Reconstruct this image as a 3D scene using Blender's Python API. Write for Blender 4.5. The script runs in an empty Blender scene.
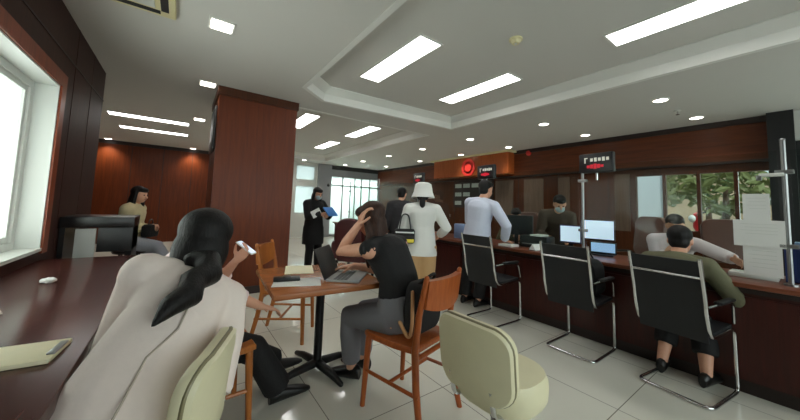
import bpy, bmesh, math, random
from mathutils import Vector, Matrix, Euler, Quaternion
random.seed(7)
V = Vector
S = bpy.context.scene
COL = S.collection
PI = math.pi

# ------------------------------------------------------------------ materials
def nodes_of(m):
    m.use_nodes = True
    nt = m.node_tree
    return nt, nt.nodes, nt.links, nt.nodes['Principled BSDF']

def rgb(r, g, b):
    f = lambda c: ((c/255+0.055)/1.055)**2.4 if c > 10 else c/255/12.92
    return (f(r), f(g), f(b), 1)

def mat(name, col, rough=0.5, metal=0.0, spec=0.5, noise=0.0, nscale=40, bump=0.0, emit=0.0, ecol=None, coat=0.0, trans=0.0):
    m = bpy.data.materials.new(name)
    nt, N, L, P = nodes_of(m)
    P.inputs['Roughness'].default_value = rough
    P.inputs['Metallic'].default_value = metal
    P.inputs['Specular IOR Level'].default_value = spec
    P.inputs['Coat Weight'].default_value = coat
    P.inputs['Coat Roughness'].default_value = 0.12
    P.inputs['Transmission Weight'].default_value = trans
    P.inputs['Base Color'].default_value = col
    if noise or bump:
        tc = N.new('ShaderNodeTexCoord'); nz = N.new('ShaderNodeTexNoise')
        nz.inputs['Scale'].default_value = nscale; nz.inputs['Detail'].default_value = 4
        L.new(tc.outputs['Object'], nz.inputs['Vector'])
        if noise:
            rp = N.new('ShaderNodeMixRGB'); rp.inputs['Fac'].default_value = 1
            rp.inputs[1].default_value = tuple(c*(1-noise) for c in col[:3])+(1,)
            rp.inputs[2].default_value = tuple(min(1, c*(1+noise)) for c in col[:3])+(1,)
            L.new(nz.outputs['Fac'], rp.inputs['Fac']); L.new(rp.outputs[0], P.inputs['Base Color'])
        if bump:
            b = N.new('ShaderNodeBump'); b.inputs['Strength'].default_value = bump; b.inputs['Distance'].default_value = 0.01
            L.new(nz.outputs['Fac'], b.inputs['Height']); L.new(b.outputs[0], P.inputs['Normal'])
    if emit:
        P.inputs['Emission Color'].default_value = ecol or col
        P.inputs['Emission Strength'].default_value = emit
    return m

def wood(name, c1, c2, rough=0.3, axis='Z', scale=1.0, coat=0.3, spec=0.5):
    """procedural veneer: stretched noise along the grain axis"""
    m = bpy.data.materials.new(name)
    nt, N, L, P = nodes_of(m)
    tc = N.new('ShaderNodeTexCoord'); mp = N.new('ShaderNodeMapping')
    st = {'X': (0.6, 9, 9), 'Y': (9, 0.6, 9), 'Z': (9, 9, 0.6)}[axis]
    mp.inputs['Scale'].default_value = tuple(s*scale for s in st)
    nz = N.new('ShaderNodeTexNoise'); nz.inputs['Scale'].default_value = 3; nz.inputs['Detail'].default_value = 7
    nz.inputs['Distortion'].default_value = 1.2
    cr = N.new('ShaderNodeValToRGB')
    cr.color_ramp.elements[0].position = 0.3; cr.color_ramp.elements[0].color = c1
    cr.color_ramp.elements[1].position = 0.7; cr.color_ramp.elements[1].color = c2
    L.new(tc.outputs['Object'], mp.inputs[0]); L.new(mp.outputs[0], nz.inputs['Vector'])
    L.new(nz.outputs['Fac'], cr.inputs[0]); L.new(cr.outputs[0], P.inputs['Base Color'])
    P.inputs['Roughness'].default_value = rough; P.inputs['Coat Weight'].default_value = coat*.35
    P.inputs['Specular IOR Level'].default_value = spec*.55
    P.inputs['Coat Roughness'].default_value = 0.15
    return m

def hairmat(name, c1, c2):
    m = bpy.data.materials.new(name)
    nt, N, L, P = nodes_of(m)
    tc = N.new('ShaderNodeTexCoord'); mp = N.new('ShaderNodeMapping'); mp.inputs['Scale'].default_value = (60, 60, 6)
    nz = N.new('ShaderNodeTexNoise'); nz.inputs['Scale'].default_value = 2.5; nz.inputs['Detail'].default_value = 5
    cr = N.new('ShaderNodeValToRGB')
    cr.color_ramp.elements[0].position = 0.35; cr.color_ramp.elements[0].color = c1
    cr.color_ramp.elements[1].position = 0.75; cr.color_ramp.elements[1].color = c2
    b = N.new('ShaderNodeBump'); b.inputs['Strength'].default_value = 0.5; b.inputs['Distance'].default_value = 0.006
    L.new(tc.outputs['Object'], mp.inputs[0]); L.new(mp.outputs[0], nz.inputs['Vector'])
    L.new(nz.outputs['Fac'], cr.inputs[0]); L.new(cr.outputs[0], P.inputs['Base Color'])
    L.new(nz.outputs['Fac'], b.inputs['Height']); L.new(b.outputs[0], P.inputs['Normal'])
    P.inputs['Roughness'].default_value = 0.55; P.inputs['Specular IOR Level'].default_value = .3
    return m

def tilemat():
    m = bpy.data.materials.new('floor_tile')
    nt, N, L, P = nodes_of(m)
    tc = N.new('ShaderNodeTexCoord')
    br = N.new('ShaderNodeTexBrick'); br.offset = 0.0; br.squash = 1.0
    br.inputs['Scale'].default_value = 1.0
    br.inputs['Brick Width'].default_value = 0.8; br.inputs['Row Height'].default_value = 0.8
    br.inputs['Mortar Size'].default_value = 0.003; br.inputs['Mortar Smooth'].default_value = 0.1
    br.inputs['Color1'].default_value = rgb(228, 226, 213); br.inputs['Color2'].default_value = rgb(231, 229, 217)
    br.inputs['Mortar'].default_value = rgb(140, 136, 126)
    nz = N.new('ShaderNodeTexNoise'); nz.inputs['Scale'].default_value = 1.8; nz.inputs['Detail'].default_value = 6
    mx = N.new('ShaderNodeMixRGB'); mx.blend_type = 'MULTIPLY'; mx.inputs['Fac'].default_value = 0.12
    L.new(tc.outputs['Object'], br.inputs['Vector']); L.new(tc.outputs['Object'], nz.inputs['Vector'])
    L.new(br.outputs['Color'], mx.inputs[1]); L.new(nz.outputs['Fac'], mx.inputs[2])
    L.new(mx.outputs[0], P.inputs['Base Color'])
    P.inputs['Roughness'].default_value = 0.09; P.inputs['Specular IOR Level'].default_value = 0.55
    return m

def glassmat(name, tint=(0.9, 0.95, 0.93, 1), refl=0.5, frost=0.0, gloss_rough=0.02):
    """thin sheet glass: mostly see-through with a fresnel reflection"""
    m = bpy.data.materials.new(name); m.use_nodes = True
    nt = m.node_tree; N = nt.nodes; L = nt.links
    for n in list(N): N.remove(n)
    out = N.new('ShaderNodeOutputMaterial'); tr = N.new('ShaderNodeBsdfTransparent'); gl = N.new('ShaderNodeBsdfGlossy')
    tr.inputs[0].default_value = tint; gl.inputs['Roughness'].default_value = gloss_rough
    fr = N.new('ShaderNodeFresnel'); fr.inputs['IOR'].default_value = 1.45
    mu = N.new('ShaderNodeMath'); mu.operation = 'MULTIPLY'; mu.inputs[1].default_value = refl
    mx = N.new('ShaderNodeMixShader')
    L.new(fr.outputs[0], mu.inputs[0]); L.new(mu.outputs[0], mx.inputs[0])
    base = tr
    if frost:
        tl = N.new('ShaderNodeBsdfTranslucent'); tl.inputs[0].default_value = (0.9, 0.96, 0.93, 1)
        m2 = N.new('ShaderNodeMixShader'); m2.inputs[0].default_value = frost
        L.new(tr.outputs[0], m2.inputs[1]); L.new(tl.outputs[0], m2.inputs[2]); base = m2
    L.new(base.outputs[0], mx.inputs[1]); L.new(gl.outputs[0], mx.inputs[2]); L.new(mx.outputs[0], out.inputs[0])
    return m

M = {
 'floor': tilemat(),
 'ceil': mat('ceiling_paint', rgb(205, 204, 198), 0.75, noise=0.015, nscale=3),
 'white': mat('white_paint', rgb(225, 226, 220), 0.45),
 'frame': mat('window_frame_white', rgb(216, 219, 214), 0.35),
 'w_wall': wood('mahogany_wall', rgb(64, 33, 18), rgb(82, 42, 22), 0.32, 'Z', 1.0),
 'w_back': wood('mahogany_back_wall', rgb(86, 37, 10), rgb(108, 48, 15), 0.4, 'Z', 0.8, coat=0.1),
 'w_pil': wood('mahogany_pillar', rgb(88, 36, 10), rgb(106, 46, 14), 0.45, 'Z', 0.8, coat=0.12),
 'w_left': wood('dark_walnut_wall', rgb(50, 29, 25), rgb(64, 37, 31), 0.5, 'Z', 1.0, coat=0, spec=.3),
 'w_trim': wood('red_wood_trim', rgb(118, 54, 30), rgb(140, 66, 38), 0.35, 'Z', 1.0),
 'w_bench': wood('dark_bench_top', rgb(62, 31, 27), rgb(80, 40, 34), 0.24, 'Y', 1.0, coat=0.4),
 'w_dark': mat('dark_wood', rgb(34, 19, 15), 0.5),  # even dark brown wood for joints, mouldings, plinth and toe kick
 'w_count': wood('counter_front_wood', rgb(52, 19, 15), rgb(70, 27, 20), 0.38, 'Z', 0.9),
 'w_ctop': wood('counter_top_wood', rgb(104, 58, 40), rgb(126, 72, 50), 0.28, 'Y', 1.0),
 'w_head': wood('header_wood', rgb(78, 38, 20), rgb(106, 54, 28), 0.4, 'Y', 0.8, coat=0.1),
 'w_panel': wood('taupe_panel', rgb(92, 74, 64), rgb(110, 90, 78), 0.4, 'Z', 0.8),
 'w_table': wood('oak_table', rgb(146, 86, 48), rgb(172, 106, 62), 0.26, 'X', 1.0, coat=0.4),
 'w_chair': wood('orange_wood_chair', rgb(148, 74, 34), rgb(172, 92, 46), 0.3, 'Z', 1.5),
 'w_chair2': wood('golden_wood_chair', rgb(158, 92, 42), rgb(182, 112, 56), 0.3, 'Z', 1.5),
 'maroon': mat('maroon_leather', rgb(72, 22, 24), 0.45, noise=0.15, nscale=20),
 'black': mat('black_plastic', rgb(22, 22, 24), 0.4),
 'blacktop': mat('black_laminate', rgb(20, 18, 18), 0.3),
 'iron': mat('black_iron', rgb(18, 17, 17), 0.45, metal=0.3),
 'mesh': mat('black_sling_fabric', rgb(18, 20, 24), 0.6, bump=0.3, nscale=400),
 'chrome': mat('chrome', rgb(205, 205, 205), 0.16, metal=1.0),
 'steel': mat('brushed_steel', rgb(150, 151, 151), 0.36, metal=1.0),
 'rubber': mat('black_rubber', rgb(14, 14, 14), 0.7),
 'cream': mat('cream_vinyl', rgb(226, 219, 184), 0.42, noise=0.05, nscale=14, bump=0.15),
 'creamdark': mat('cream_piping', rgb(132, 124, 92), 0.4),
 'greyplas': mat('grey_plastic', rgb(150, 151, 150), 0.45),
 'ltgrey': mat('light_grey_panel', rgb(176, 178, 174), 0.5),
 'paper': mat('paper', rgb(232, 233, 230), 0.7),
 'screen': mat('lit_screen', rgb(200, 215, 235), 0.3, emit=0.75, ecol=rgb(205, 220, 240)),
 'screen2': mat('lit_screen_blue', rgb(150, 185, 225), 0.3, emit=0.6, ecol=rgb(160, 195, 235)),
 'ledw': mat('led_white', rgb(230, 230, 220), 0.4, emit=0.22, ecol=rgb(235, 232, 215)),
 'ledr': mat('led_red', rgb(220, 40, 60), 0.4, emit=0.25, ecol=rgb(225, 30, 55)),
 'lamp': mat('lamp_diffuser', rgb(255, 255, 255), 0.5, emit=7.6, ecol=(1.0, 0.985, 0.96, 1)),
 'spot': mat('downlight_lens', rgb(255, 255, 255), 0.5, emit=9.0, ecol=(1.0, 0.93, 0.82, 1)),
 'glass': glassmat('clear_glass', refl=0.22),
 'glass_win': glassmat('window_glass', tint=(0.92, 0.97, 0.96, 1), refl=0.5),
 'frostwin': glassmat('obscured_window_glass', tint=(0.93, 0.98, 0.97, 1), refl=0.4, frost=0.6),
 'frost': glassmat('frosted_glass', tint=(0.85, 0.95, 0.92, 1), refl=0.3, frost=0.8),
 'skin': mat('skin', rgb(214, 160, 132), 0.5, noise=0.05, nscale=25),
 'skin2': mat('skin_tan', rgb(190, 136, 108), 0.5, noise=0.05, nscale=25),
 'hair': hairmat('black_hair', rgb(11, 9, 9), rgb(25, 21, 20)),
 'hairb': hairmat('brown_hair', rgb(40, 24, 18), rgb(74, 46, 34)),
 'coat': mat('oatmeal_coat_cloth', rgb(236, 221, 213), 0.85, noise=0.03, nscale=60, bump=0.06),
 'seam': mat('coat_seam_tone', rgb(176, 164, 150), 0.9),  # darker tone of the coat cloth along its back seam
 'blackcloth': mat('black_cloth', rgb(17, 16, 18), 0.8, bump=0.2, nscale=90),
 'pinkshirt': mat('pale_pink_shirt', rgb(222, 200, 200), 0.8, bump=0.2, nscale=40),
 'greytrouser': mat('grey_trouser_cloth', rgb(118, 118, 124), 0.85, bump=0.2, nscale=80),
 'greyjean': mat('light_grey_jeans', rgb(165, 168, 178), 0.85, bump=0.2, nscale=80),
 'whitecloth': mat('white_blouse_cloth', rgb(228, 228, 224), 0.8, bump=0.2, nscale=40),
 'bluewhite': mat('pale_blue_shirt', rgb(212, 218, 236), 0.75, bump=0.2, nscale=40),
 'tan': mat('tan_trouser_cloth', rgb(196, 158, 112), 0.85, bump=0.2, nscale=60),
 'creamknit': mat('cream_knit', rgb(214, 198, 158), 0.9, bump=0.4, nscale=90),
 'olive': mat('olive_shirt', rgb(98, 96, 72), 0.85, bump=0.2, nscale=60),
 'brownuni': mat('brown_uniform', rgb(78, 66, 56), 0.85, bump=0.2, nscale=60),
 'lilac': mat('pale_lilac_shirt', rgb(226, 212, 218), 0.8, bump=0.2, nscale=50),
 'suit': mat('charcoal_suit', rgb(38, 36, 40), 0.8, bump=0.2, nscale=80),
 'mask': mat('face_mask_cloth', rgb(186, 205, 212), 0.8),
 'blue': mat('bright_blue_folder', rgb(66, 140, 222), 0.5),
 'navy': mat('navy_plastic', rgb(38, 54, 108), 0.45),
 'bluebag': mat('pale_blue_bag', rgb(128, 150, 190), 0.45),
 'yellow': mat('yellow_cloth', rgb(226, 206, 70), 0.7),
 'shoe': mat('black_shoe_leather', rgb(16, 15, 15), 0.35),
 'straptan': mat('tan_strap_leather', rgb(190, 142, 96), 0.6),
 'eye': mat('dark_eye', rgb(25, 18, 15), 0.2),
 'lip': mat('lip', rgb(165, 88, 82), 0.45),
 'red': mat('red_logo', rgb(214, 52, 44), 0.45),
 'cornice': mat('pale_yellow_cornice', rgb(222, 214, 170), 0.5),
 'darkgrille': mat('dark_grille', rgb(40, 42, 42), 0.6),
 'greycol': mat('grey_column_paint', rgb(150, 152, 156), 0.6),
 'leaf': mat('leaf', rgb(112, 116, 66), 0.6, noise=0.3, nscale=9),
 'leafd': mat('dark_leaf', rgb(70, 88, 46), 0.6, noise=0.3, nscale=9),
 'bark': mat('bark', rgb(86, 66, 50), 0.9, noise=0.2, nscale=20),
 'earth': mat('paving', rgb(150, 138, 120), 0.9, noise=0.15, nscale=3),
 'hill': mat('dry_hillside', rgb(150, 128, 104), 0.95, noise=0.3, nscale=1.2),
 'extwall': mat('outside_white_render', rgb(214, 220, 226), 0.8),
 'scoot': mat('red_scooter_paint', rgb(206, 40, 44), 0.3),
 'brownleather': mat('brown_chair_leather', rgb(86, 50, 38), 0.4, noise=0.1, nscale=20),
}

# ------------------------------------------------------------------ mesh helpers
def fil(pts, r=0.05, n=5, closed=False):
    """round the corners of a polyline"""
    pts = [V(p) for p in pts]; out = []
    N = len(pts)
    for i, p in enumerate(pts):
        if not closed and i in (0, N-1): out.append(p); continue
        a = pts[(i-1) % N]; b = pts[(i+1) % N]
        ra = min(r, (a-p).length*0.48); rb = min(r, (b-p).length*0.48)
        A = p+(a-p).normalized()*ra; B = p+(b-p).normalized()*rb
        for k in range(n+1):
            t = k/n; out.append(A*(1-t)**2+p*2*t*(1-t)+B*t*t)
    return out

class MB:
    def __init__(s): s.bm = bmesh.new(); s.mi = 0
    def box(s, c, d, rot=None, bevel=0.0, seg=2):
        r = bmesh.ops.create_cube(s.bm, size=1.0)
        vs = r['verts']
        bmesh.ops.scale(s.bm, vec=V(d), verts=vs)
        if bevel:
            es = list({e for v in vs for e in v.link_edges})
            rb = bmesh.ops.bevel(s.bm, geom=es, offset=min(bevel, min(d)*0.49), segments=seg, profile=0.5, affect='EDGES')
            vs = list({v for f in rb['faces'] for v in f.verts} | {v for v in vs if v.is_valid})
        mt = Matrix.Translation(V(c))
        if rot is not None:
            mt = mt @ (rot.to_4x4() if isinstance(rot, Matrix) else Euler(rot).to_matrix().to_4x4())
        bmesh.ops.transform(s.bm, matrix=mt, verts=vs)
        return s
    def b2(s, lo, hi, bevel=0.0):
        lo = V(lo); hi = V(hi); return s.box((lo+hi)/2, hi-lo, bevel=bevel)
    def rings(s, rings, cap=True, closed=False):
        vr = [[s.bm.verts.new(p) for p in r] for r in rings]
        n = len(vr[0]); K = len(vr)
        for i in range(K if closed else K-1):
            a = vr[i]; b = vr[(i+1) % K]
            for j in range(n):
                s.bm.faces.new((a[j], a[(j+1) % n], b[(j+1) % n], b[j]))
        if cap and not closed:
            s.bm.faces.new(list(reversed(vr[0]))); s.bm.faces.new(vr[-1])
        return s
    def tube(s, pts, r, n=10, closed=False, round_cap=False):
        pts = [V(p) for p in pts]; K = len(pts)
        rad = r if isinstance(r, (list, tuple)) else [r]*K
        if round_cap and not closed:
            d0 = (pts[0]-pts[1]).normalized(); d1 = (pts[-1]-pts[-2]).normalized()
            P = []; R_ = []
            for a in (80, 50, 22):
                P.append(pts[0]+d0*rad[0]*math.sin(math.radians(a))); R_.append(rad[0]*math.cos(math.radians(a)))
            P += pts; R_ += list(rad)
            for a in (22, 50, 80):
                P.append(pts[-1]+d1*rad[-1]*math.sin(math.radians(a))); R_.append(rad[-1]*math.cos(math.radians(a)))
            pts, rad, K = P, R_, len(P)
        t0 = (pts[1]-pts[0]).normalized()
        up = V((0, 0, 1)) if abs(t0.z) < 0.9 else V((1, 0, 0))
        nx = t0.cross(up).normalized(); rings = []
        pt = t0
        for i in range(K):
            if closed: t = (pts[(i+1) % K]-pts[i-1]).normalized()
            else: t = (pts[min(i+1, K-1)]-pts[max(i-1, 0)]).normalized()
            q = pt.rotation_difference(t); nx = (q @ nx); nx = (nx-t*nx.dot(t)).normalized(); pt = t
            ny = t.cross(nx)
            rings.append([pts[i]+(nx*math.cos(2*PI*k/n)+ny*math.sin(2*PI*k/n))*rad[i] for k in range(n)])
        return s.rings(rings, closed=closed)
    def cyl(s, a, b, r, n=20, r2=None): return s.tube([a, b], [r, r if r2 is None else r2], n)
    def ell(s, c, rad, rot=None, u=20, v=12):
        rr = bmesh.ops.create_uvsphere(s.bm, u_segments=u, v_segments=v, radius=1.0)
        mt = Matrix.Translation(V(c))
        if rot is not None: mt = mt @ rot.to_4x4()
        mt = mt @ Matrix.Diagonal((rad[0], rad[1], rad[2], 1))
        bmesh.ops.transform(s.bm, matrix=mt, verts=rr['verts'])
        return s
    def lathe(s, prof, c=(0, 0, 0), n=24, rot=None):
        c = V(c); R_ = rot or Matrix.Identity(3)
        return s.rings([[c+R_ @ V((r*math.cos(2*PI*k/n), r*math.sin(2*PI*k/n), z)) for k in range(n)] for r, z in prof])
    def prism(s, poly, z0, z1, mt=None):
        mt = mt or Matrix.Identity(4)
        return s.rings([[mt @ V((x, y, z)) for x, y in poly] for z in (z0, z1)])
    def quad(s, *p):
        s.bm.faces.new([s.bm.verts.new(V(q)) for q in p]); return s
    def build(s, name, m, parent=None, smooth=True, ang=38, loc=None):
        bmesh.ops.recalc_face_normals(s.bm, faces=s.bm.faces[:])
        me = bpy.data.meshes.new(name); s.bm.to_mesh(me); s.bm.free()
        me.materials.append(m)
        if smooth:
            me.polygons.foreach_set('use_smooth', [True]*len(me.polygons))
            me.set_sharp_from_angle(angle=math.radians(ang))
        o = bpy.data.objects.new(name, me); COL.objects.link(o)
        if parent is not None: o.parent = parent
        if loc is not None: o.location = loc
        return o

def rrect(w, h, r, n=5):
    """rounded rectangle outline centred at 0"""
    o = []
    for cx, cy, a0 in ((w/2-r, h/2-r, 0), (-w/2+r, h/2-r, 90), (-w/2+r, -h/2+r, 180), (w/2-r, -h/2+r, 270)):
        for k in range(n+1):
            a = math.radians(a0+90*k/n); o.append((cx+r*math.cos(a), cy+r*math.sin(a)))
    return o

def pillow(mb, w, h, t, r, mt, puff=0.35, curve=0.0):
    """rounded padded slab in local xy, thickness along z; curve bends it about local y"""
    rings = []
    for sc, z in ((0.02, -t/2), (0.7, -t/2), (1-puff*0.14, -t/2*0.9), (1-puff*0.03, -t/2*0.55), (1, 0), (1-puff*0.03, t/2*0.55), (1-puff*0.14, t/2*0.9), (0.7, t/2), (0.02, t/2)):
        out = []
        for x, y in rrect(w, h, r, 6):
            k = min(w, h)*(1-sc)/2 if sc > 0.5 else 0
            if sc > 0.5: px = x*(w/2-k)/(w/2); py = y*(h/2-k)/(h/2)
            else: px, py = x*sc, y*sc
            out.append(mt @ V((px, py, z+curve*(px/(w/2))**2)))
        rings.append(out)
    mb.rings(rings); return mb

def tag(o, label, cat, group=None, kind=None):
    if label: o['label'] = label
    if cat: o['category'] = cat
    if group: o['group'] = group
    if kind: o['kind'] = kind
    return o
def thing(name, label, cat, loc=(0, 0, 0), rz=0.0, group=None):
    o = bpy.data.objects.new(name, None); COL.objects.link(o)
    o.empty_display_size = 0.1
    o.location = loc; o.rotation_euler = (0, 0, rz)
    return tag(o, label, cat, group)
def struct(o): o['kind'] = 'structure'; return o
def dup(root, loc, rz=None, label=None, group=None):
    r = root.copy(); COL.objects.link(r); r.location = loc
    if rz is not None: r.rotation_euler = (0, 0, rz)
    if label: r['label'] = label
    if group: r['group'] = group
    for ch in list(root.children):
        c = ch.copy(); COL.objects.link(c); c.parent = r
        for g in list(ch.children):
            d = g.copy(); COL.objects.link(d); d.parent = c
    return r
def yaw_of(dx, dy): return math.atan2(-dx, dy)     # local +Y turned to (dx, dy)

def remesh(o, vox=0.01, smooth=3, fac=0.5):
    md = o.modifiers.new('r', 'REMESH'); md.mode = 'VOXEL'; md.voxel_size = vox; md.use_smooth_shade = True
    if smooth:
        sm = o.modifiers.new('s', 'SMOOTH'); sm.iterations = smooth; sm.factor = fac
    dg = bpy.context.evaluated_depsgraph_get(); dg.update()
    me = bpy.data.meshes.new_from_object(o.evaluated_get(dg))
    old = o.data; mats = list(old.materials); o.modifiers.clear(); o.data = me
    me.materials.clear()
    for m in mats: me.materials.append(m)
    me.name = o.name; bpy.data.meshes.remove(old)
    me.polygons.foreach_set('use_smooth', [True]*len(me.polygons))
    return o

# ------------------------------------------------------------------ camera
cam_d = bpy.data.cameras.new('camera'); cam = bpy.data.objects.new('camera', cam_d); COL.objects.link(cam)
yaw, pit, rol = 0.6282807, 0.0763106, 0.0350494
f = V((math.sin(yaw)*math.cos(pit), math.cos(yaw)*math.cos(pit), math.sin(pit)))
r0 = V((math.cos(yaw), -math.sin(yaw), 0)); u0 = r0.cross(f)
r = r0*math.cos(rol)+u0*math.sin(rol); u = -r0*math.sin(rol)+u0*math.cos(rol)
H = 1.27
cam.matrix_world = Matrix(((r.x, u.x, -f.x, 0), (r.y, u.y, -f.y, 0), (r.z, u.z, -f.z, H), (0, 0, 0, 1)))
cam_d.sensor_width = 36; cam_d.lens = 13.5; cam_d.shift_y = (183.38-210)/800
cam_d.clip_start = 0.02; cam_d.clip_end = 200
S.camera = cam
# ================================================================== THE SETTING
CE, CU = 2.80, 3.00          # ceiling, coffer ceiling
XL, XR, YB, YN = -0.87, 6.95, 11.2, -2.6

fl = MB().b2((-2.8, YN-.2, -0.1), (7.2, YB+.2, 0)).build('floor', M['floor']); struct(fl)

# ceiling with two coffers
CX0, CX1 = 1.25, 4.12
coff = ((-2.2, 4.06), (4.80, 10.35))
LD, ZM, HO = .15, 2.91, .03
polyA = [(CX0, -2.2), (CX1, -2.2), (CX1, 4.06), (1.62, 4.22), (CX0, 3.9)]
polyB = [(CX0, 4.85), (CX1, 4.80), (CX1, 10.35), (CX0, 10.35)]
b = MB()
b.b2((-2.8, YN-.2, CE), (CX0-HO, YB+.2, CE+.06)); b.b2((CX1+HO, YN-.2, CE), (7.2, YB+.2, CE+.06))
for y0, y1 in ((YN-.2, -2.2-HO), (4.3, 4.8-HO), (10.35+HO, YB+.2)): b.b2((CX0-HO, y0, CE), (CX1+HO, y1, CE+.06))
b.prism([(CX0-HO, 3.9), (1.62-.01, 4.22+HO), (CX1+HO, 4.06+HO), (CX1+HO, 4.3), (CX0-HO, 4.3)], CE, CE+.06)
for y0, y1 in ((-2.2, 4.25), (4.8, 10.35)): b.b2((CX0-.05, y0-.05, CU), (CX1+.05, y1+.05, CU+.05))
struct(b.build('ceiling', M['ceil'], smooth=False))
def cove(n, P):        # stepped plaster cornice running round the inside of a coffer
    b = MB(); K = len(P); rings = []
    for off, z in ((0, CE-.003), (0, ZM), (.11, CU-.015), (.11, CU), (-.06, CU), (-.06, CE-.003)):
        R_ = []
        for i in range(K):
            p, q, r_ = V(P[i-1]), V(P[i]), V(P[(i+1) % K])
            n1 = V((-(q-p).y, (q-p).x)).normalized(); n2 = V((-(r_-q).y, (r_-q).x)).normalized()
            m = (n1+n2); m = m/(m.length_squared/2)
            R_.append(V((q.x+m.x*off, q.y+m.y*off, z)))
        rings.append(R_)
    b.rings(rings, cap=False, closed=True)
    struct(b.build('trim_%d' % n, M['white'], smooth=False))
cove(1, polyA); cove(2, polyB)

# left wall with its deep white window
WY0, WY1, WZ0, WZ1 = 1.55, 3.60, 0.82, 2.16
b = MB()
b.b2((XL-.22, YN, 0), (XL, WY0, CE)); b.b2((XL-.22, WY1, 0), (XL, 5.15, CE))
b.b2((XL-.22, WY0, 0), (XL, WY1, WZ0)); b.b2((XL-.22, WY0, WZ1), (XL, WY1, CE))
for y in (0.3, 1.4, 3.95, 4.55): b.b2((XL, y, 0), (XL+.0025, y+.006, CE))
struct(b.build('wall_left', M['w_left'], smooth=False))
b = MB()                                       # panel joint lines read as raised beads above the window
b.b2((XL, -1, 2.44), (XL+.006, 5.15, 2.455)); struct(b.build('trim_3', M['w_dark'], smooth=False))
b = MB(); t = .11
b.b2((XL-.0, WY1, WZ0-.02), (XL+.018, WY1+t, WZ1+t)); b.b2((XL-.0, WY0-t, WZ0-.02), (XL+.018, WY0, WZ1+t)); b.b2((XL-.0, WY0, WZ1), (XL+.018, WY1, WZ1+t))
struct(b.build('trim_4', M['w_trim'], smooth=False))
w1 = bpy.data.objects.new('window_1', None); COL.objects.link(w1); struct(w1)
b = MB(); e = .012
b.b2((XL-.22, WY0, WZ0), (XL+.012, WY1, WZ0+e+.012)); b.b2((XL-.22, WY0, WZ1-e), (XL+.004, WY1, WZ1))
b.b2((XL-.22, WY0, WZ0), (XL+.004, WY0+e, WZ1)); b.b2((XL-.22, WY1-e, WZ0), (XL+.004, WY1, WZ1))
b.build('window_reveal', M['frame'], w1, smooth=False)
b = MB(); X0, X1 = XL-.2, XL-.13
def frame_rect(b, xa, xb, ya, yb, za, zb, t):
    b.b2((xa, ya, za), (xb, ya+t, zb)); b.b2((xa, yb-t, za), (xb, yb, zb)); b.b2((xa, ya+t, za), (xb, yb-t, za+t)); b.b2((xa, ya+t, zb-t), (xb, yb-t, zb))
frame_rect(b, X0, X1, WY0+e, WY1-e, WZ0+.024, WZ1-e, .055)
b.b2((X0, 2.54, WZ0), (X1, 2.60, WZ1))
frame_rect(b, X0+.015, X1-.015, 2.60, WY1-.067, WZ0+.08, WZ1-.067, .04)
b.build('window_frame', M['frame'], w1, smooth=False)
MB().b2((XL-.17, WY0+.06, WZ0+.07), (XL-.164, WY1-.06, WZ1-.06)).build('pane', M['frostwin'], w1, smooth=False)

# alcove beyond the end of the left wall, back wall, near wall
struct(MB().b2((-2.8, 4.93, 0), (XL-.22, 5.15, CE)).build('wall_alcove_near', M['w_left'], smooth=False))
struct(MB().b2((-2.8, 5.15, 0), (-2.6, YB, CE)).build('wall_alcove_left', M['w_back'], smooth=False))
b = MB(); b.b2((-2.6, YB, 0), (3.2, YB+.2, CE-.0))
struct(b.build('wall_back', M['w_back'], smooth=False))
b = MB()
for x in (-1.9, -1.2, -.5, .2, .9): b.b2((x, YB-.004, .1), (x+.012, YB, CE-.1))
b.b2((-2.6, YB-.012, CE-.1), (3.2, YB, CE))
struct(b.build('trim_5', M['w_dark'], smooth=False))
b = MB(); b.b2((-2.8, YN-.2, 0), (-.5, YN, CE)); b.b2((6.2, YN-.2, 0), (7.2, YN, CE)); b.b2((-.5, YN-.2, 0), (6.2, YN, .5)); b.b2((-.5, YN-.2, 2.5), (6.2, YN, CE))
struct(b.build('wall_near', M['ceil'], smooth=False))
w5 = bpy.data.objects.new('window_5', None); COL.objects.link(w5); struct(w5)
b = MB()
for x in (-.5, 1.15, 2.8, 4.45, 6.14): b.b2((x, YN-.14, .5), (x+.06, YN-.06, 2.5))
b.b2((-.5, YN-.14, .5), (6.2, YN-.06, .56)); b.b2((-.5, YN-.14, 2.44), (6.2, YN-.06, 2.5)); b.build('window_frame', M['frame'], w5, smooth=False)
MB().b2((-.44, YN-.1, .56), (6.14, YN-.094, 2.44)).build('pane', M['glass_win'], w5, smooth=False)

# far white wall with a window and the grey column beside it
b = MB()
b.b2((3.2, YB, 0), (3.35, YB+.2, CE)); b.b2((4.15, YB, 0), (4.2, YB+.2, CE)); b.b2((3.35, YB, 0), (4.15, YB+.2, .85)); b.b2((3.35, YB, 2.72), (4.15, YB+.2, CE))
struct(b.build('wall_back_white', M['white'], smooth=False))
w2 = bpy.data.objects.new('window_2', None); COL.objects.link(w2); struct(w2)
b = MB(); b.b2((3.35, YB+.05, .85), (3.41, YB+.12, 2.72)); b.b2((4.09, YB+.05, .85), (4.15, YB+.12, 2.72))
b.b2((3.41, YB+.05, .85), (4.09, YB+.12, .91)); b.b2((3.41, YB+.05, 2.66), (4.09, YB+.12, 2.72)); b.b2((3.41, YB+.04, 1.9), (4.09, YB+.13, 2.16))
b.build('window_frame', M['frame'], w2, smooth=False)
MB().b2((3.41, YB+.08, .9), (4.09, YB+.086, 2.68)).build('pane', M['frost'], w2, smooth=False)
struct(MB().b2((4.2, YB-.12, 0), (4.72, YB+.2, CE)).build('wall_column', M['greycol'], smooth=False))
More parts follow.
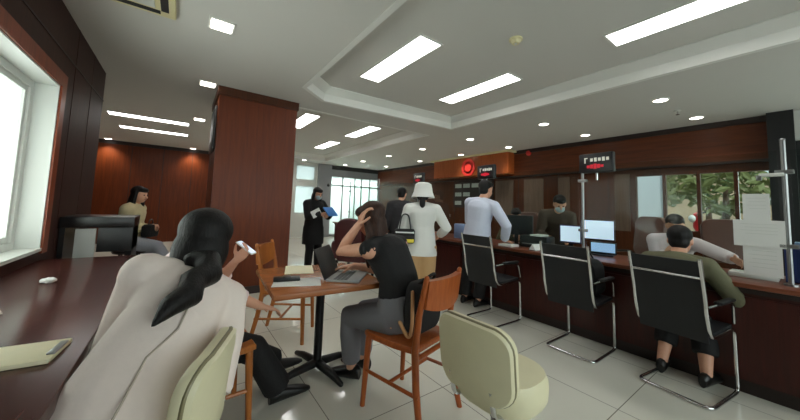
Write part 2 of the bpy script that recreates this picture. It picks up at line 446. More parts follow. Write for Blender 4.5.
# soffit + glazed office front in the far corner
b = MB(); b.b2((4.72, YB-.02, 2.42), (XR, YB+.2, CE-.16)); struct(b.build('wall_back_soffit', M['greycol'], smooth=False))
struct(MB().b2((4.72, YB-.05, CE-.16), (XR, YB+.2, CE)).build('trim_6', M['darkgrille'], smooth=False))

# right wall: wood with a window, then white plaster and a bright window nearest the camera side
RY0, RY1, RZ0, RZ1 = 0.22, 2.0, 0.98, 2.04
b = MB()
b.b2((XR, RY1, 0), (XR+.2, YB, 2.16)); b.b2((XR, .1, 0), (XR+.2, RY1, RZ0)); b.b2((XR, .1, RZ1), (XR+.2, RY1, 2.16)); b.b2((XR, .1, RZ0), (XR+.2, RY0, RZ1))
struct(b.build('wall_right', M['w_wall'], smooth=False))
b = MB(); b.b2((XR-.05, .34, 2.16), (XR+.2, YB, CE)); struct(b.build('wall_right_header', M['w_head'], smooth=False))
b = MB()
b.b2((XR-.075, .34, CE-.09), (XR-.05, YB, CE)); b.b2((XR-.06, .34, 2.12), (XR-.0, YB, 2.16))
struct(b.build('trim_7', M['w_dark'], smooth=False))
b = MB()
for y in (2.4, 3.4, 4.4, 5.6, 6.6, 7.6, 8.6, 9.6): b.b2((XR-.004, y, .1), (XR, y+.012, 2.12))
struct(b.build('trim_8', M['w_dark'], smooth=False))
b = MB()
for y0, y1 in ((2.05, 2.3), (3.15, 3.4), (3.75, 4.25), (4.55, 5.1), (5.25, 5.55)): b.b2((XR-.012, y0, .95), (XR, y1, 2.05))
struct(b.build('trim_9', M['w_panel'], smooth=False))
w3 = bpy.data.objects.new('window_3', None); COL.objects.link(w3); struct(w3)
b = MB(); frame_rect(b, XR-.02, XR+.08, RY0, RY1, RZ0, RZ1, .05)
for y in (.66, 1.08, 1.52): b.b2((XR-.01, y, RZ0), (XR+.07, y+.045, RZ1))
b.build('window_frame', M['w_wall'], w3, smooth=False)
MB().b2((XR+.03, RY0+.04, RZ0+.04), (XR+.036, RY1-.04, RZ1-.04)).build('pane', M['glass_win'], w3, smooth=False)
b = MB(); b.b2((XR-.2, .1, 0), (XR+.2, .34, CE)); struct(b.build('trim_10', M['black'], smooth=False))
b = MB()
b.b2((XR-.1, YN, 0), (XR+.2, .1, .7)); b.b2((XR-.1, YN, 2.38), (XR+.2, .1, CE)); b.b2((XR-.1, YN, .7), (XR+.2, -1.2, 2.38))
struct(b.build('wall_right_near', M['white'], smooth=False))
w4 = bpy.data.objects.new('window_4', None); COL.objects.link(w4); struct(w4)
b = MB(); frame_rect(b, XR-.03, XR+.05, -1.2, .1, .7, 2.38, .06); b.b2((XR-.05, -1.2, 2.18), (XR+.06, .1, 2.3)); b.b2((XR-.02, -.06, .7), (XR+.04, -.01, 2.2)); b.b2((XR-.02, -1.2, 1.25), (XR+.04, .1, 1.3))
b.build('window_frame', M['darkgrille'], w4, smooth=False)
MB().b2((XR+.0, -1.15, .75), (XR+.006, .05, 2.33)).build('pane', M['frost'], w4, smooth=False)

# pillar
t = thing('pillar', 'square mahogany-clad pillar standing behind the oak table', 'pillar', (0.835, 5.12, 0))
b = MB(); b.b2((-.515, -.5, .1), (.515, .5, 1.262)); b.b2((-.515, -.5, 1.27), (.515, .5, 2.68)); b.b2((-.505, -.49, .05), (.505, .49, 2.7))
b.build('shaft', M['w_pil'], t, smooth=False)
b = MB(); b.b2((-.535, -.52, 2.68), (.535, .52, CE)); b.build('crown', M['w_wall'], t, smooth=False)
b = MB(); b.b2((-.53, -.515, 0), (.53, .515, .1)); b.build('plinth', M['w_dark'], t, smooth=False)
tag(MB().b2((.285, 4.72, 1.95), (.318, 5.3, 2.55), bevel=.006).build('hanging_board', M['black']), 'narrow black board fixed to the left face of the pillar', 'board')

# ------------------------------------------------------------------ lamps
def strip(label, cx, cy, z, lx, ly):
    t = thing('ceiling_light', label, 'ceiling light', (cx, cy, z), 0, 'recessed strip lights')
    fr = MB(); e = .02
    fr.b2((-lx/2-e, -ly/2-e, -.012), (-lx/2, ly/2+e, 0)); fr.b2((lx/2, -ly/2-e, -.012), (lx/2+e, ly/2+e, 0))
    fr.b2((-lx/2, -ly/2-e, -.012), (lx/2, -ly/2, 0)); fr.b2((-lx/2, ly/2, -.012), (lx/2, ly/2+e, 0))
    fr.build('frame', M['white'], t, smooth=False)
    MB().b2((-lx/2, -ly/2, -.008), (lx/2, ly/2, -.001)).build('diffuser', M['lamp'], t, smooth=False)
for x, side in ((1.97, 'left'), (3.36, 'right')):
    for y, where in ((.55, 'nearest strip light of the %s row in the front coffer, partly cut by the frame'), (2.88, 'bright strip light in the front coffer, far end of the %s row'),
                     (6.3, 'nearer strip light of the %s row in the rear coffer'), (8.45, 'farther strip light of the %s row in the rear coffer')):
        if x < 3 and y == .55: continue
        strip(where % side, x, y-.06*(x > 3), CU, .28, 1.25)
strip('nearer of two strip lights in the ceiling left of the pillar', -.58, 7.5, CE, 1.2, .26)
strip('farther of two strip lights in the ceiling left of the pillar', -.58, 8.8, CE, 1.2, .26)
nspot = 0
def downlight(label, x, y, z=CE, square=False, watts=14, r=.075):
    t = thing('downlight', label, 'downlight', (x, y, z), 0, 'recessed downlights')
    if square:
        b = MB(); b.b2((-.1, -.1, -.01), (.1, .1, 0), bevel=.004); b.build('bezel', M['white'], t, smooth=False)
        MB().b2((-.08, -.08, -.014), (.08, .08, -.01)).build('lens', M['spot'], t, smooth=False)
    else:
        MB().lathe([(r+.02, 0), (r+.018, -.008), (r, -.01), (r, 0)], n=20).build('bezel', M['white'], t)
        MB().lathe([(0.001, -.002), (r, -.002), (r*.98, -.009), (.001, -.011)], n=20).build('lens', M['spot'], t)
    ld = bpy.data.lights.new('downlight_beam', 'SPOT'); ld.energy = watts; ld.spot_size = math.radians(115); ld.spot_blend = .8; ld.shadow_soft_size = .06
    ld.color = (1, .93, .83)
    lo = bpy.data.objects.new('downlight_beam', ld); COL.objects.link(lo); lo.location = (x, y, z-.03)
ordn = ['nearest', 'second nearest', 'third from the near end', 'fourth from the near end', 'fifth from the near end', 'sixth from the near end', 'farthest']
for k, y in enumerate((1.13, 2.72, 4.38, 6.0, 7.58, 9.2, 10.6)): downlight('round downlight, %s in the row above the counter chairs' % ordn[k], 5.05, y)
for k, y in enumerate((1.0, 2.58, 4.3, 5.84, 7.66, 9.7)): downlight('round downlight, %s in the row along the right wood wall' % (ordn[k] if k < 5 else 'farthest'), 6.35, y, watts=26)
downlight('small downlight in front of the far white window', 3.45, 10.6)
downlight('large square downlight in the pale ceiling before the pillar', .18, 2.99, square=True, watts=16)
downlight('square downlight just left of the pillar top', .18, 4.65, square=True, watts=16)
downlight('square downlight above the left side of the pillar, third from the camera', .18, 6.85, square=True, watts=16)
downlight('downlight over the left end of the back wood wall', -1.68, 11.0, watts=55)
downlight('downlight over the back wood wall beside the pillar', .19, 11.0, watts=55)

# small ceiling things
t = thing('smoke_detector', 'round white smoke detector between the two strip rows of the front coffer', 'smoke detector', (2.62, 1.7, CU))
MB().lathe([(.001, -.05), (.035, -.05), (.045, -.035), (.05, -.02), (.065, -.015), (.065, 0), (.001, 0)]).build('body', M['cornice'], t)
MB().lathe([(.001, -.056), (.012, -.056), (.014, -.05), (.001, -.05)]).build('sensor', M['white'], t)
t = thing('sprinkler', 'small white sprinkler head between the two nearest downlights at right', 'sprinkler', (5.75, 1.1, CE))
MB().lathe([(.001, -.012), (.04, -.01), (.045, 0), (.001, 0)]).build('plate', M['white'], t)
MB().lathe([(.001, -.06), (.022, -.06), (.022, -.055), (.01, -.05), (.01, -.012), (.001, -.012)]).build('nozzle', M['chrome'], t)
t = thing('air_conditioner', 'cream ceiling air conditioner with dark louvres at the top edge', 'air conditioner', (-.44, 2.80, CE))
b = MB(); b.box((0, 0, -.02), (.6, .6, .04), bevel=.012); b.build('panel', M['cornice'], t)
b = MB(); b.box((0, 0, -.045), (.34, .34, .012), bevel=.004); b.build('intake_grille', M['frame'], t)
for a in range(4):
    MB().box((math.cos(a*PI/2)*.23, math.sin(a*PI/2)*.23, -.041), (.05 if a % 2 == 0 else .4, .4 if a % 2 == 0 else .05, .006)).build('louvre', M['darkgrille'], t, smooth=False)

# daylight
wd = bpy.data.worlds.new('world'); S.world = wd; wd.use_nodes = True
bg = wd.node_tree.nodes['Background']; bg.inputs[0].default_value = (.86, .95, 1.0, 1); bg.inputs[1].default_value = 0.9
def area(name, loc, target, sx, sy, e, col=(1, 1, 1)):
    ld = bpy.data.lights.new(name, 'AREA'); ld.shape = 'RECTANGLE'; ld.size = sx; ld.size_y = sy; ld.energy = e; ld.color = col
    o = bpy.data.objects.new(name, ld); COL.objects.link(o); o.location = loc
    o.rotation_euler = (V(target)-V(loc)).to_track_quat('-Z', 'Y').to_euler(); return o
area('daylight_left_window', (-2.2, 2.5, .35), (-.87, 2.5, 1.5), 2.8, 1.8, 290, (1, .98, .95))
area('office_lamp', (5.8, 11.95, 2.74), (5.8, 11.95, 0), 1.8, .7, 160, (.9, 1, .96))
area('daylight_front_glazing', (2.8, -4.2, 1.9), (2.8, 0, 1.2), 7, 2.6, 170, (1, .99, .97))
area('daylight_near_right_window', (8.4, -.5, 1.8), (6.95, -.5, 1.5), 1.6, 1.6, 45, (.92, 1, .97))
sd = bpy.data.lights.new('sun', 'SUN'); sd.energy = 2.2; sd.angle = .03; so = bpy.data.objects.new('sun', sd); COL.objects.link(so)
so.rotation_euler = V((.45, .45, -.77)).to_track_quat('-Z', 'Y').to_euler()
S.view_settings.view_transform = 'Standard'; S.view_settings.look = 'None'; S.view_settings.gamma = 1; S.view_settings.use_curve_mapping = False
S.view_settings.exposure = 0.15
S.cycles.use_denoising = True
S.cycles.max_bounces = 10; S.cycles.diffuse_bounces = 6; S.cycles.transparent_max_bounces = 16
S.cycles.sample_clamp_indirect = 4
# ================================================================== FIXED FURNITURE
# bench counter along the left wall
t = thing('bench_counter', 'long dark wood bench counter running under the white window', 'counter', (0, 0, 0))
MB().b2((XL+.002, -1.6, .70), (-.225, 3.62, .75), bevel=.006).build('countertop', M['w_bench'], t)
b = MB(); b.b2((XL+.002, -1.6, .6), (-.27, 3.6, .70)); b.build('apron', M['w_left'], t, smooth=False)
for y in (-1.58, .2, 1.9, 3.56): MB().b2((XL+.002, y, 0), (-.33, y+.04, .6)).build('support_panel', M['w_left'], t, smooth=False)
# things lying on it
def on_bench(mb, name, m, label, cat): return tag(mb.build(name, m), label, cat)
t = thing('writing_board', 'long pale cream writing board lying on the dark bench', 'board', (-.44, 1.5, .75), math.radians(-6))
b = MB(); b.box((-.02, 0, .008), (.36, .17, .016), bevel=.006); b.build('board', M['cream'], t)
b = MB(); b.box((.15, .0, .018), (.02, .10, .006), bevel=.002); b.build('clip', M['steel'], t)
def crumple(name, label, x, y, s, seed):
    rnd = random.Random(seed); b = MB(); b.ell((0, 0, s*.45), (s, s*.7, s*.45), u=10, v=7)
    for v in b.bm.verts: v.co += V((rnd.uniform(-1, 1), rnd.uniform(-1, 1), rnd.uniform(-.6, .6)))*s*.22
    for v in b.bm.verts: v.co.z = max(v.co.z, 0)
    tag(b.build(name, M['paper'], loc=(x, y, .75)), label, 'tissue')
crumple('crumpled_tissue', 'crumpled white tissue on the bench nearer to the wall end', -.59, 2.66, .035, 3)
crumple('crumpled_tissue', 'small white paper scrap on the bench below the window sill', -.60, 2.05, .022, 5)

# black desk beyond the bench
t = thing('reception_desk', 'black desk standing across the passage beyond the bench', 'desk', (-.61, 4.28, 0))
MB().b2((-.255, -.3, .97), (.255, .22, 1.07), bevel=.004).build('desktop', M['blacktop'], t)
MB().b2((.0, -.29, .74), (.25, .2, .97), bevel=.004).build('drawer_block', M['black'], t)
MB().b2((.2, -.26, 0), (.25, .2, .97)).build('side_panel', M['blacktop'], t, smooth=False)
MB().b2((-.15, -.285, .02), (-.012, -.26, .96)).build('modesty_panel', M['ltgrey'], t, smooth=False)
MB().b2((-.255, -.26, 0), (-.22, .2, .97)).build('side_panel', M['blacktop'], t, smooth=False)

# teller counter
CX, CT = 3.40, .80
t = thing('teller_counter', 'long mahogany teller counter along the right side', 'counter', (0, 0, 0))
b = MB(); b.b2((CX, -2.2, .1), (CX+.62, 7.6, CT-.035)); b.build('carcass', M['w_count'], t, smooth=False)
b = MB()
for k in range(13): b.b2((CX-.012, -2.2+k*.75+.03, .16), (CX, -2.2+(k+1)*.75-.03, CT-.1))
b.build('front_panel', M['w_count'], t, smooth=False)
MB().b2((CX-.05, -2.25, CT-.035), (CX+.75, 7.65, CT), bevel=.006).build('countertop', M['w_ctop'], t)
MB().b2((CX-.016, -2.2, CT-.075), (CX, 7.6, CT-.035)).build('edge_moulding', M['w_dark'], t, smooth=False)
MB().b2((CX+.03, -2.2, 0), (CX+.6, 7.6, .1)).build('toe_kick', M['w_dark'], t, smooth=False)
# glass screens on the counter
GX = 3.56
py = [.11, 1.48, 2.85, 4.32, 5.7, 7.1]
gp = bpy.data.objects
t = thing('glass_screen', 'clear glass screen on slim chrome posts along the teller counter', 'glass screen', (GX, 0, CT))
for k, y in enumerate(py):
    h = 1.06
    b = MB(); b.cyl((0, y, 0), (0, y, h), .014, 14); b.cyl((0, y, 0), (0, y, .015), .035, 18); b.ell((0, y, h), (.016, .016, .012), u=12, v=6)
    p = b.build('post', M['steel'], t)
    for z in (.28, .82): MB().box((0, y, z), (.03, .09, .03), bevel=.004).build('glass_clamp', M['steel'], p)
for k in range(5):
    MB().b2((-.004, py[k]+.03, .06), (.004, py[k+1]-.03, .98)).build('pane', M['glass'], t, smooth=False)
MB().b2((-.004, -1.3, .06), (.004, .08, .98)).build('pane', M['glass'], t, smooth=False)
# number displays on top of the posts
def led(label, y, z, w=.34, h=.21):
    t = thing('number_display', label, 'display', (GX, y, z), math.radians(90-6), 'number displays')
    MB().box((0, 0, 0), (w, .06, h), bevel=.012).build('housing', M['black'], t)
    b = MB(); n = 5
    for k in range(n):
        x = -w*.36+k*w*.115; hh = h*.2*(1 if k % 2 else .8)
        b.box((x, .032, h*.16), (w*.075, .004, hh))
    b.box((w*.3, .032, h*.14), (w*.03, .004, h*.26)); b.box((w*.27, .032, h*.26), (w*.1, .004, h*.05))
    b.build('white_characters', M['ledw'], t, smooth=False)
    b = MB()
    for k, hh in enumerate((.12, .2, .26, .2, .14)): b.box((-w*.2+k*w*.1, .032, -h*.18), (w*.085, .004, h*hh))
    b.build('red_characters', M['ledr'], t, smooth=False)
    MB().cyl((0, 0, -h/2-.08), (0, 0, -h/2), .012, 10).build('stem', M['chrome'], t)
led('black number display nearest the camera, above the two white monitors', 1.34, 1.805)
led('black number display above the man in the pale shirt', 2.77, 1.81, .32, .2)
led('farthest black number display, above the white bucket hat', 4.3, 1.80, .32, .2)
# papers taped to the glass
def taped(label, y0, y1, z0, z1, dx=0.0, lines=4):
    t = thing('paper_notice', label, 'notice', (GX-.009-dx, (y0+y1)/2, (z0+z1)/2), 0, 'sheets taped to the glass')
    w, h = y1-y0, z1-z0
    MB().b2((0, -w/2, -h/2), (.002, w/2, h/2)).build('sheet', M['paper'], t, smooth=False)
    b = MB()
    for k in range(lines): b.b2((-.0008, -w*.36, h*.34-k*h*.12), (.0002, w*(.36-.1*(k % 2)), h*.34-k*h*.12+h*.018))
    b.build('print', M['frame'], t, smooth=False)
taped('uppermost white sheet taped to the glass screen', .185, .32, 1.24, 1.46, .003)
taped('wide middle white sheet taped to the glass screen', .12, .375, 1.06, 1.26, .006)
taped('lowest and largest white sheet taped to the glass screen', .14, .33, .845, 1.10, .0, 6)

# wood bulkhead with the round red logo
t = thing('logo_bulkhead', 'orange-lit wooden bulkhead with round red logo above the counter', 'bulkhead', (0, 0, 0))
MB().b2((XR-.32, 4.5, 2.2), (XR-.05, 7.25, CE-.05)).build('box', M['w_chair'], t, smooth=False)
MB().b2((XR-.36, 4.42, CE-.05), (XR-.05, 7.4, CE), bevel=.004).build('cornice', M['cornice'], t, smooth=False)
b = MB(); R9 = Matrix.Rotation(-PI/2, 3, 'Y')
b.lathe([(.17, 0), (.17, .02), (.25, .02), (.25, 0)], (XR-.32, 5.8, 2.45), 28, R9); b.lathe([(.001, 0), (.001, .02), (.12, .02), (.12, 0)], (XR-.32, 5.8, 2.45), 24, R9)
b.build('logo', M['red'], t)
t = thing('fire_alarm_lamp', 'small red lamp on the wood header beside the logo bulkhead', 'lamp', (XR-.05, 4.1, 2.7))
MB().lathe([(.001, .06), (.05, .05), (.07, 0), (.001, 0)], rot=R9).build('lens', M['red'], t)

# counter equipment ------------------------------------------------
def monitor(label, x, y, w, h, rz, back=False, tilt=0.0, scr='screen', zc=None):
    t = thing('monitor', label, 'monitor', (x, y, CT+.0), rz, 'monitors on the teller counter')
    zc = zc or h/2+.14
    MB().box((0, 0, zc), (w, .03, h), bevel=.008).build('bezel', M['navy'] if back else M['black'], t)
    MB().box((0, .016, zc+.004), (w-.025, .003, h-.03)).build('screen', M[scr], t, smooth=False)
    b = MB(); b.box((0, -.02, zc*.5), (.05, .02, zc), bevel=.004); b.box((0, -.01, .008), (.2, .16, .016), bevel=.006); b.build('stand', M['black'], t)
    return t
face = math.radians(90+12)
monitor('large white-lit monitor right of the chrome post under the number display', 3.93, 1.48, .34, .24, face, zc=.275)
t = monitor('low tablet screen glowing pale blue below the large white monitor', 3.86, 1.40, .25, .13, face, scr='screen2', zc=.085)
monitor('smaller lit monitor in a navy case left of the chrome post', 3.93, 1.78, .24, .22, face, back=True, zc=.2)
def blk(name, label, cat, c, d, m, bev=.01, rz=0):
    return tag(MB().box((0, 0, d[2]/2), d, bevel=bev).build(name, M[m], loc=c), label, cat)
def keyboard(label, x, y, rz):
    t = thing('keyboard', label, 'keyboard', (x, y, CT), rz, 'keyboards')
    MB().box((0, 0, .01), (.42, .14, .02), bevel=.005).build('case', M['black'], t)
    b = MB()
    for i in range(14):
        for j in range(4): b.box((-.19+i*.029, -.05+j*.033, .022), (.022, .025, .006))
    b.build('keys', M['iron'], t, smooth=False)
keyboard('black keyboard in front of the navy monitor', 3.72, 1.9, math.radians(96))
t = thing('card_terminal', 'grey card terminal on the counter right of the lit screens', 'terminal', (3.84, 1.06, CT), math.radians(90))
MB().box((0, 0, .03), (.09, .17, .05), rot=(.2, 0, 0), bevel=.012).build('body', M['greyplas'], t)
MB().box((0, .045, .062), (.06, .05, .006), rot=(.2, 0, 0), bevel=.002).build('display', M['black'], t)
t = thing('printer', 'black printer on the counter left of the navy monitor', 'printer', (3.8, 2.14, CT), math.radians(95))
MB().box((0, 0, .075), (.36, .26, .15), bevel=.02).build('body', M['black'], t)
MB().box((0, .12, .05), (.26, .06, .01), bevel=.003).build('output_tray', M['greyplas'], t)
t = thing('monitor', 'dark monitor seen from behind, right of the man in the pale shirt', 'monitor', (3.78, 2.42, CT), math.radians(-70), 'monitors on the teller counter')
MB().box((0, 0, .27), (.42, .035, .27), bevel=.01).build('bezel', M['black'], t)
b = MB(); b.box((0, -.02, .1), (.05, .02, .2), bevel=.004); b.box((0, 0, .008), (.22, .16, .016), bevel=.006); b.build('stand', M['black'], t)
blk('storage_box', 'translucent pale blue box on the counter right of the hat woman', 'box', (3.64, 3.25, CT), (.2, .26, .23), 'bluebag', .02)
t = thing('desk_calendar', 'small white card stand on the counter edge', 'stand', (3.5, 1.98, CT), math.radians(80))
MB().prism([(-.05, 0), (.05, 0), (0, .075)], -.07, .07, Matrix.Rotation(PI/2, 4, 'X')).build('card', M['paper'], t, smooth=False)
MB().box((0, 0, .003), (.11, .15, .005)).build('base', M['black'], t, smooth=False)
for k in range(3):
    blk('paper_stack', ['pile of white forms beside the card stand on the counter', 'pile of forms under the glass screen near the man in the pale shirt', 'low pile of forms behind the taped sheets'][k], 'papers',
        [(3.75, 2.08-.0, CT+.151), (3.5, 2.36, CT), (3.78, .3, CT)][k], [(.2, .14, .02), (.16, .2, .03), (.2, .26, .035)][k], 'paper', .003)
t = thing('folder_rack', 'dark blue file rack behind the glass at the right edge', 'file rack', (3.86, -.02, CT))
b = MB(); b.b2((-.12, -.16, 0), (.12, .16, .012)); b.b2((-.12, -.16, 0), (-.105, .16, .26)); b.b2((.105, -.16, 0), (.12, .16, .26)); b.b2((-.12, -.005, 0), (.12, .005, .26)); b.build('rack', M['navy'], t, smooth=False)
for k in range(4): MB().b2((-.1, -.13+k*.07, .012), (.1, -.10+k*.07, .3)).build('file', M['bluebag' if k % 2 else 'blue'], t, smooth=False)
t = thing('post_bracket', 'white bracket arm fixed to the chrome post at the right edge', 'bracket', (GX-.02, .14, 1.6))
MB().box((0, .03, 0), (.03, .12, .025), bevel=.005).build('arm', M['white'], t)
MB().box((0, .09, -.02), (.03, .03, .04), bevel=.005).build('head', M['steel'], t)
# notices on the wall behind the counter
t = thing('notice_board', 'dark wall board with rows of pale notices left of the logo bulkhead underside', 'board', (XR-.02, 5.9, 1.72))
MB().b2((0, -.75, -.42), (.015, .75, .42)).build('panel', M['w_dark'], t, smooth=False)
for i in range(3):
    b = MB()
    for j in range(4):
        if (i+j) % 4 != 3: b.b2((-.006, .68-j*.33-.26, .3-i*.26-.12), (0, .68-j*.33, .3-i*.26))
    b.build('notice_row', M['ltgrey'], t, smooth=False)
# glazed office front in the far corner
t = thing('glass_partition', 'frosted glass office partition in the far right corner', 'partition', (0, YB-.02, 0))
b = MB(); xs = [4.74, 5.25, 5.8, 6.1, 6.5, 6.93]
for x in xs: b.b2((x-.02, -.03, 0), (x+.02, .03, 2.42))
b.b2((4.74, -.03, 2.36), (6.93, .03, 2.42)); b.b2((4.74, -.03, .02), (6.93, .03, .1)); b.b2((4.74, -.03, 2.0), (6.93, .03, 2.04))
b.build('frame', M['greyplas'], t, smooth=False)
for a, c in zip(xs, xs[1:]): MB().b2((a+.02, -.005, .1), (c-.02, .005, 2.36)).build('pane', M['frost'], t, smooth=False)
struct(MB().b2((4.72, 12.6, 0), (7.2, 12.7, CE)).build('wall_office_back', M['greycol'], smooth=False))
struct(MB().b2((4.6, YB+.2, CE), (7.2, 12.7, CE+.06)).build('ceiling_office', M['ceil'], smooth=False))
struct(MB().b2((4.72, YB, -.1), (7.2, 12.7, 0)).build('floor_office', M['floor'], smooth=False))
t = thing('office_cabinet', 'dark cabinet seen dimly through the far frosted glass', 'cabinet', (5.5, 11.95, 0))
MB().b2((-.45, -.2, .05), (.45, .2, 1.2), bevel=.006).build('body', M['darkgrille'], t)
for s in (-1, 1): MB().b2((s*.225-.21, -.215, .1), (s*.225+.21, -.2, 1.15)).build('door', M['greycol'], t, smooth=False)
t = thing('wall_camera', 'small black camera on the grey column beside the far window', 'camera', (4.58, YB-.12, 2.02))
MB().box((0, -.02, 0), (.05, .04, .05), bevel=.005).build('bracket', M['black'], t)
MB().cyl((0.02, -.03, 0), (-.06, -.2, -.05), .05, 16).build('body', M['black'], t)

# ------------------------------------------------------------------ outside the right window
struct(MB().b2((7.2, -9, -.2), (24, 10, .3)).build('ground_outside', M['earth'], smooth=False))
def lumpy(seed, c, rad, n=260, leaf=.16):
    rnd = random.Random(seed); b = MB(); c = V(c)
    for k in range(n):
        d = V((rnd.gauss(0, 1), rnd.gauss(0, 1), rnd.gauss(0, 1))).normalized()*rnd.uniform(.55, 1.0)
        p = c+V((d.x*rad[0], d.y*rad[1], d.z*rad[2]))
        q = Euler((rnd.uniform(0, 6), rnd.uniform(0, 6), rnd.uniform(0, 6))).to_matrix()
        s = leaf*rnd.uniform(.7, 1.3)
        pts = [p+q @ V((x*s, y*s, z*s)) for x, y, z in ((0, -1, 0), (.42, 0, .12), (0, 1, 0), (-.42, 0, .12))]
        b.quad(*pts)
    return b
def tree(label, x, y, h, rad, m, seed, group='trees and bushes outside'):
    t = thing('tree', label, 'tree', (x, y, .3), 0, group)
    MB().tube([(0, 0, 0), (.05, .03, h*.5), (0, 0, h)], [.1, .08, .05], 9).build('trunk', M['bark'], t)
    lumpy(seed, (0, 0, h), rad).build('crown', M[m], t, smooth=False)
tree('green leafy tree seen through the second window pane', 12.2, 2.9, 2.0, (1.1, 1.0, .8), 'leaf', 1)
tree('green leafy tree seen through the third window pane', 11.4, 1.3, 1.7, (1.0, .9, .7), 'leaf', 2)
tree('dark green tree farther back behind the window mullion', 15.5, 2.2, 2.4, (1.6, 1.6, 1.0), 'leafd', 3)
tree('dark green tree seen above the white shed outside', 15.0, -.6, 2.6, (1.6, 1.4, .9), 'leafd', 4)
b = MB(); rnd = random.Random(4)
N_ = 24
rows = []
for i in range(N_+1):
    x = 18+i*.25
    rows.append([V((x, -9+j*.9, min(3.9, (i*.25)*1.0)*(.85+.25*math.sin(j*.7+i*.2))+rnd.uniform(-.1, .1))) for j in range(22)])
vr = [[b.bm.verts.new(p) for p in r_] for r_ in rows]
for i in range(N_):
    for j in range(21): b.bm.faces.new((vr[i][j], vr[i][j+1], vr[i+1][j+1], vr[i+1][j]))
struct(b.build('hillside', M['hill']))
t = thing('awning', 'pale blue-white canopy wall seen through the leftmost window pane', 'canopy', (9.6, 2.9, 0))
b = MB(); b.b2((-.05, -.78, 0.3), (.05, .55, 2.9)); b.build('panel', M['extwall'], t, smooth=False)
b = MB(); b.cyl((-.1, -.8, 0.3), (-.1, -.8, 2.9), .03, 10); b.build('post', M['steel'], t)
t = thing('shed', 'low white shed seen through the rightmost window pane', 'shed', (10.4, .0, 0))
b = MB(); b.b2((-.4, -.9, 0.3), (.5, .5, 1.6)); b.build('walls', M['extwall'], t, smooth=False)
b = MB(); b.box((.05, -.2, 1.66), (1.1, 1.6, .06), rot=(0, .06, 0)); b.build('roof', M['ltgrey'], t, smooth=False)
t = thing('scooter', 'red scooter parked outside, seen through the third window pane', 'scooter', (9.9, 1.12, .3), math.radians(20))
for y in (-.62, .62):
    b = MB(); b.tube([(0, y+.2*math.cos(a*PI/8), .24+.2*math.sin(a*PI/8)) for a in range(16)], .045, 8, closed=True); b.build('wheel', M['rubber'], t)
b = MB(); b.tube([(0, -.6, .5), (0, -.3, .62), (0, -.05, .5), (0, .15, .34), (0, .35, .4), (0, .48, .75), (0, .5, 1.0)], [.1, .14, .12, .08, .08, .1, .07], 12, round_cap=True); b.build('body', M['scoot'], t)
b = MB(); b.tube([(0, -.65, .74), (0, -.3, .78), (0, .0, .72)], [.09, .12, .08], 12, round_cap=True); b.build('saddle', M['rubber'], t)
b = MB(); b.tube([(-.3, .42, 1.08), (-.1, .5, 1.03), (.1, .5, 1.03), (.3, .42, 1.08)], .02, 8, round_cap=True); b.build('handlebar', M['rubber'], t)
b = MB(); b.ell((0, .58, .92), (.1, .07, .09)); b.build('headlamp', M['white'], t)
# ================================================================== LOOSE FURNITURE
def wood_chair(label, loc, rz, m, src=None):
    """four-legged wooden chair, plank backrest between the rear posts; local +Y is the front"""
    if src: return dup(src, loc, rz, label)
    t = thing('wooden_chair', label, 'chair', loc, rz, 'wooden chairs at the oak table')
    b = MB(); mt = Matrix.Translation((0, 0, .445))
    poly = [(-.19, -.2), (.19, -.2), (.215, -.05), (.215, .15), (.19, .21), (-.19, .21), (-.215, .15), (-.215, -.05)]
    b.rings([[V((x*k, y*k, z)) for x, y in poly] for k, z in ((.94, .425), (1, .432), (1, .452), (.96, .462))])
    b.build('seat', M[m], t)
    for s in (-1, 1):
        MB().tube([(s*.185, .175, .43), (s*.2, .195, 0)], [.021, .016], 10).build('leg', M[m], t)
        MB().tube([(s*.215, -.27, 0), (s*.195, -.215, .25), (s*.18, -.19, .45), (s*.185, -.215, .65), (s*.19, -.265, .87)], [.017, .021, .022, .019, .015], 10, round_cap=True).build('leg', M[m], t)
        MB().tube([(s*.205, -.24, .22), (s*.195, .185, .22)], .011, 8).build('stretcher', M[m], t)
    MB().tube([(-.2, -.02, .22), (.2, -.02, .22)], .011, 8).build('stretcher', M[m], t)
    MB().tube([(-.185, -.195, .40), (.185, -.195, .40)], .015, 8).build('seat_rail', M[m], t)
    b = MB(); rings = []
    for k in range(9):
        a = (k-4)/4; x = a*.185; y = -.245-.03*(1-a*a)
        lo = .665+.03*a*a
        rings.append([V((x, y+.025*.5-.03, lo)), V((x, y+.025+.0, lo)), V((x, y-.02+.025, .855)), V((x, y-.05+.0125, .855))])
    b.rings(rings); b.build('backrest', M[m], t)
    return t
chA = wood_chair('orange-brown wooden chair the woman with the laptop sits on', (1.27, 1.60, 0), yaw_of(-.25, .97), 'w_chair')
chB = wood_chair('golden wooden chair standing empty behind the left side of the table', (.92, 3.03, 0), yaw_of(.84, -.54), 'w_chair2')
chC = wood_chair('', (.19, 2.08, 0), yaw_of(1, .05), None, chB); chC['label'] = 'wooden chair under the person in black trousers with a phone'

# bag hanging on the front chair
t = thing('shoulder_bag', 'black shoulder bag hanging behind the orange-brown chair back', 'bag', (1.30, 1.53, .47), yaw_of(-.25, .97))
b = MB(); mt = Matrix.Translation((0.02, -.02, .17)) @ Matrix.Rotation(PI/2+.12, 4, 'X'); pillow(b, .3, .32, .11, .06, mt); b.build('body', M['blackcloth'], t)
b = MB(); b.tube(fil([(-.13, -.04, .28), (-.15, -.06, .1), (-.19, -.07, .02), (-.22, -.02, .12)], .05), .011, 8, round_cap=True); b.build('strap', M['straptan'], t)
b = MB(); b.tube(fil([(-.1, -.03, .3), (-.0, -.12, .40), (.1, -.03, .3)], .06), .01, 8); b.build('strap', M['blackcloth'], t)

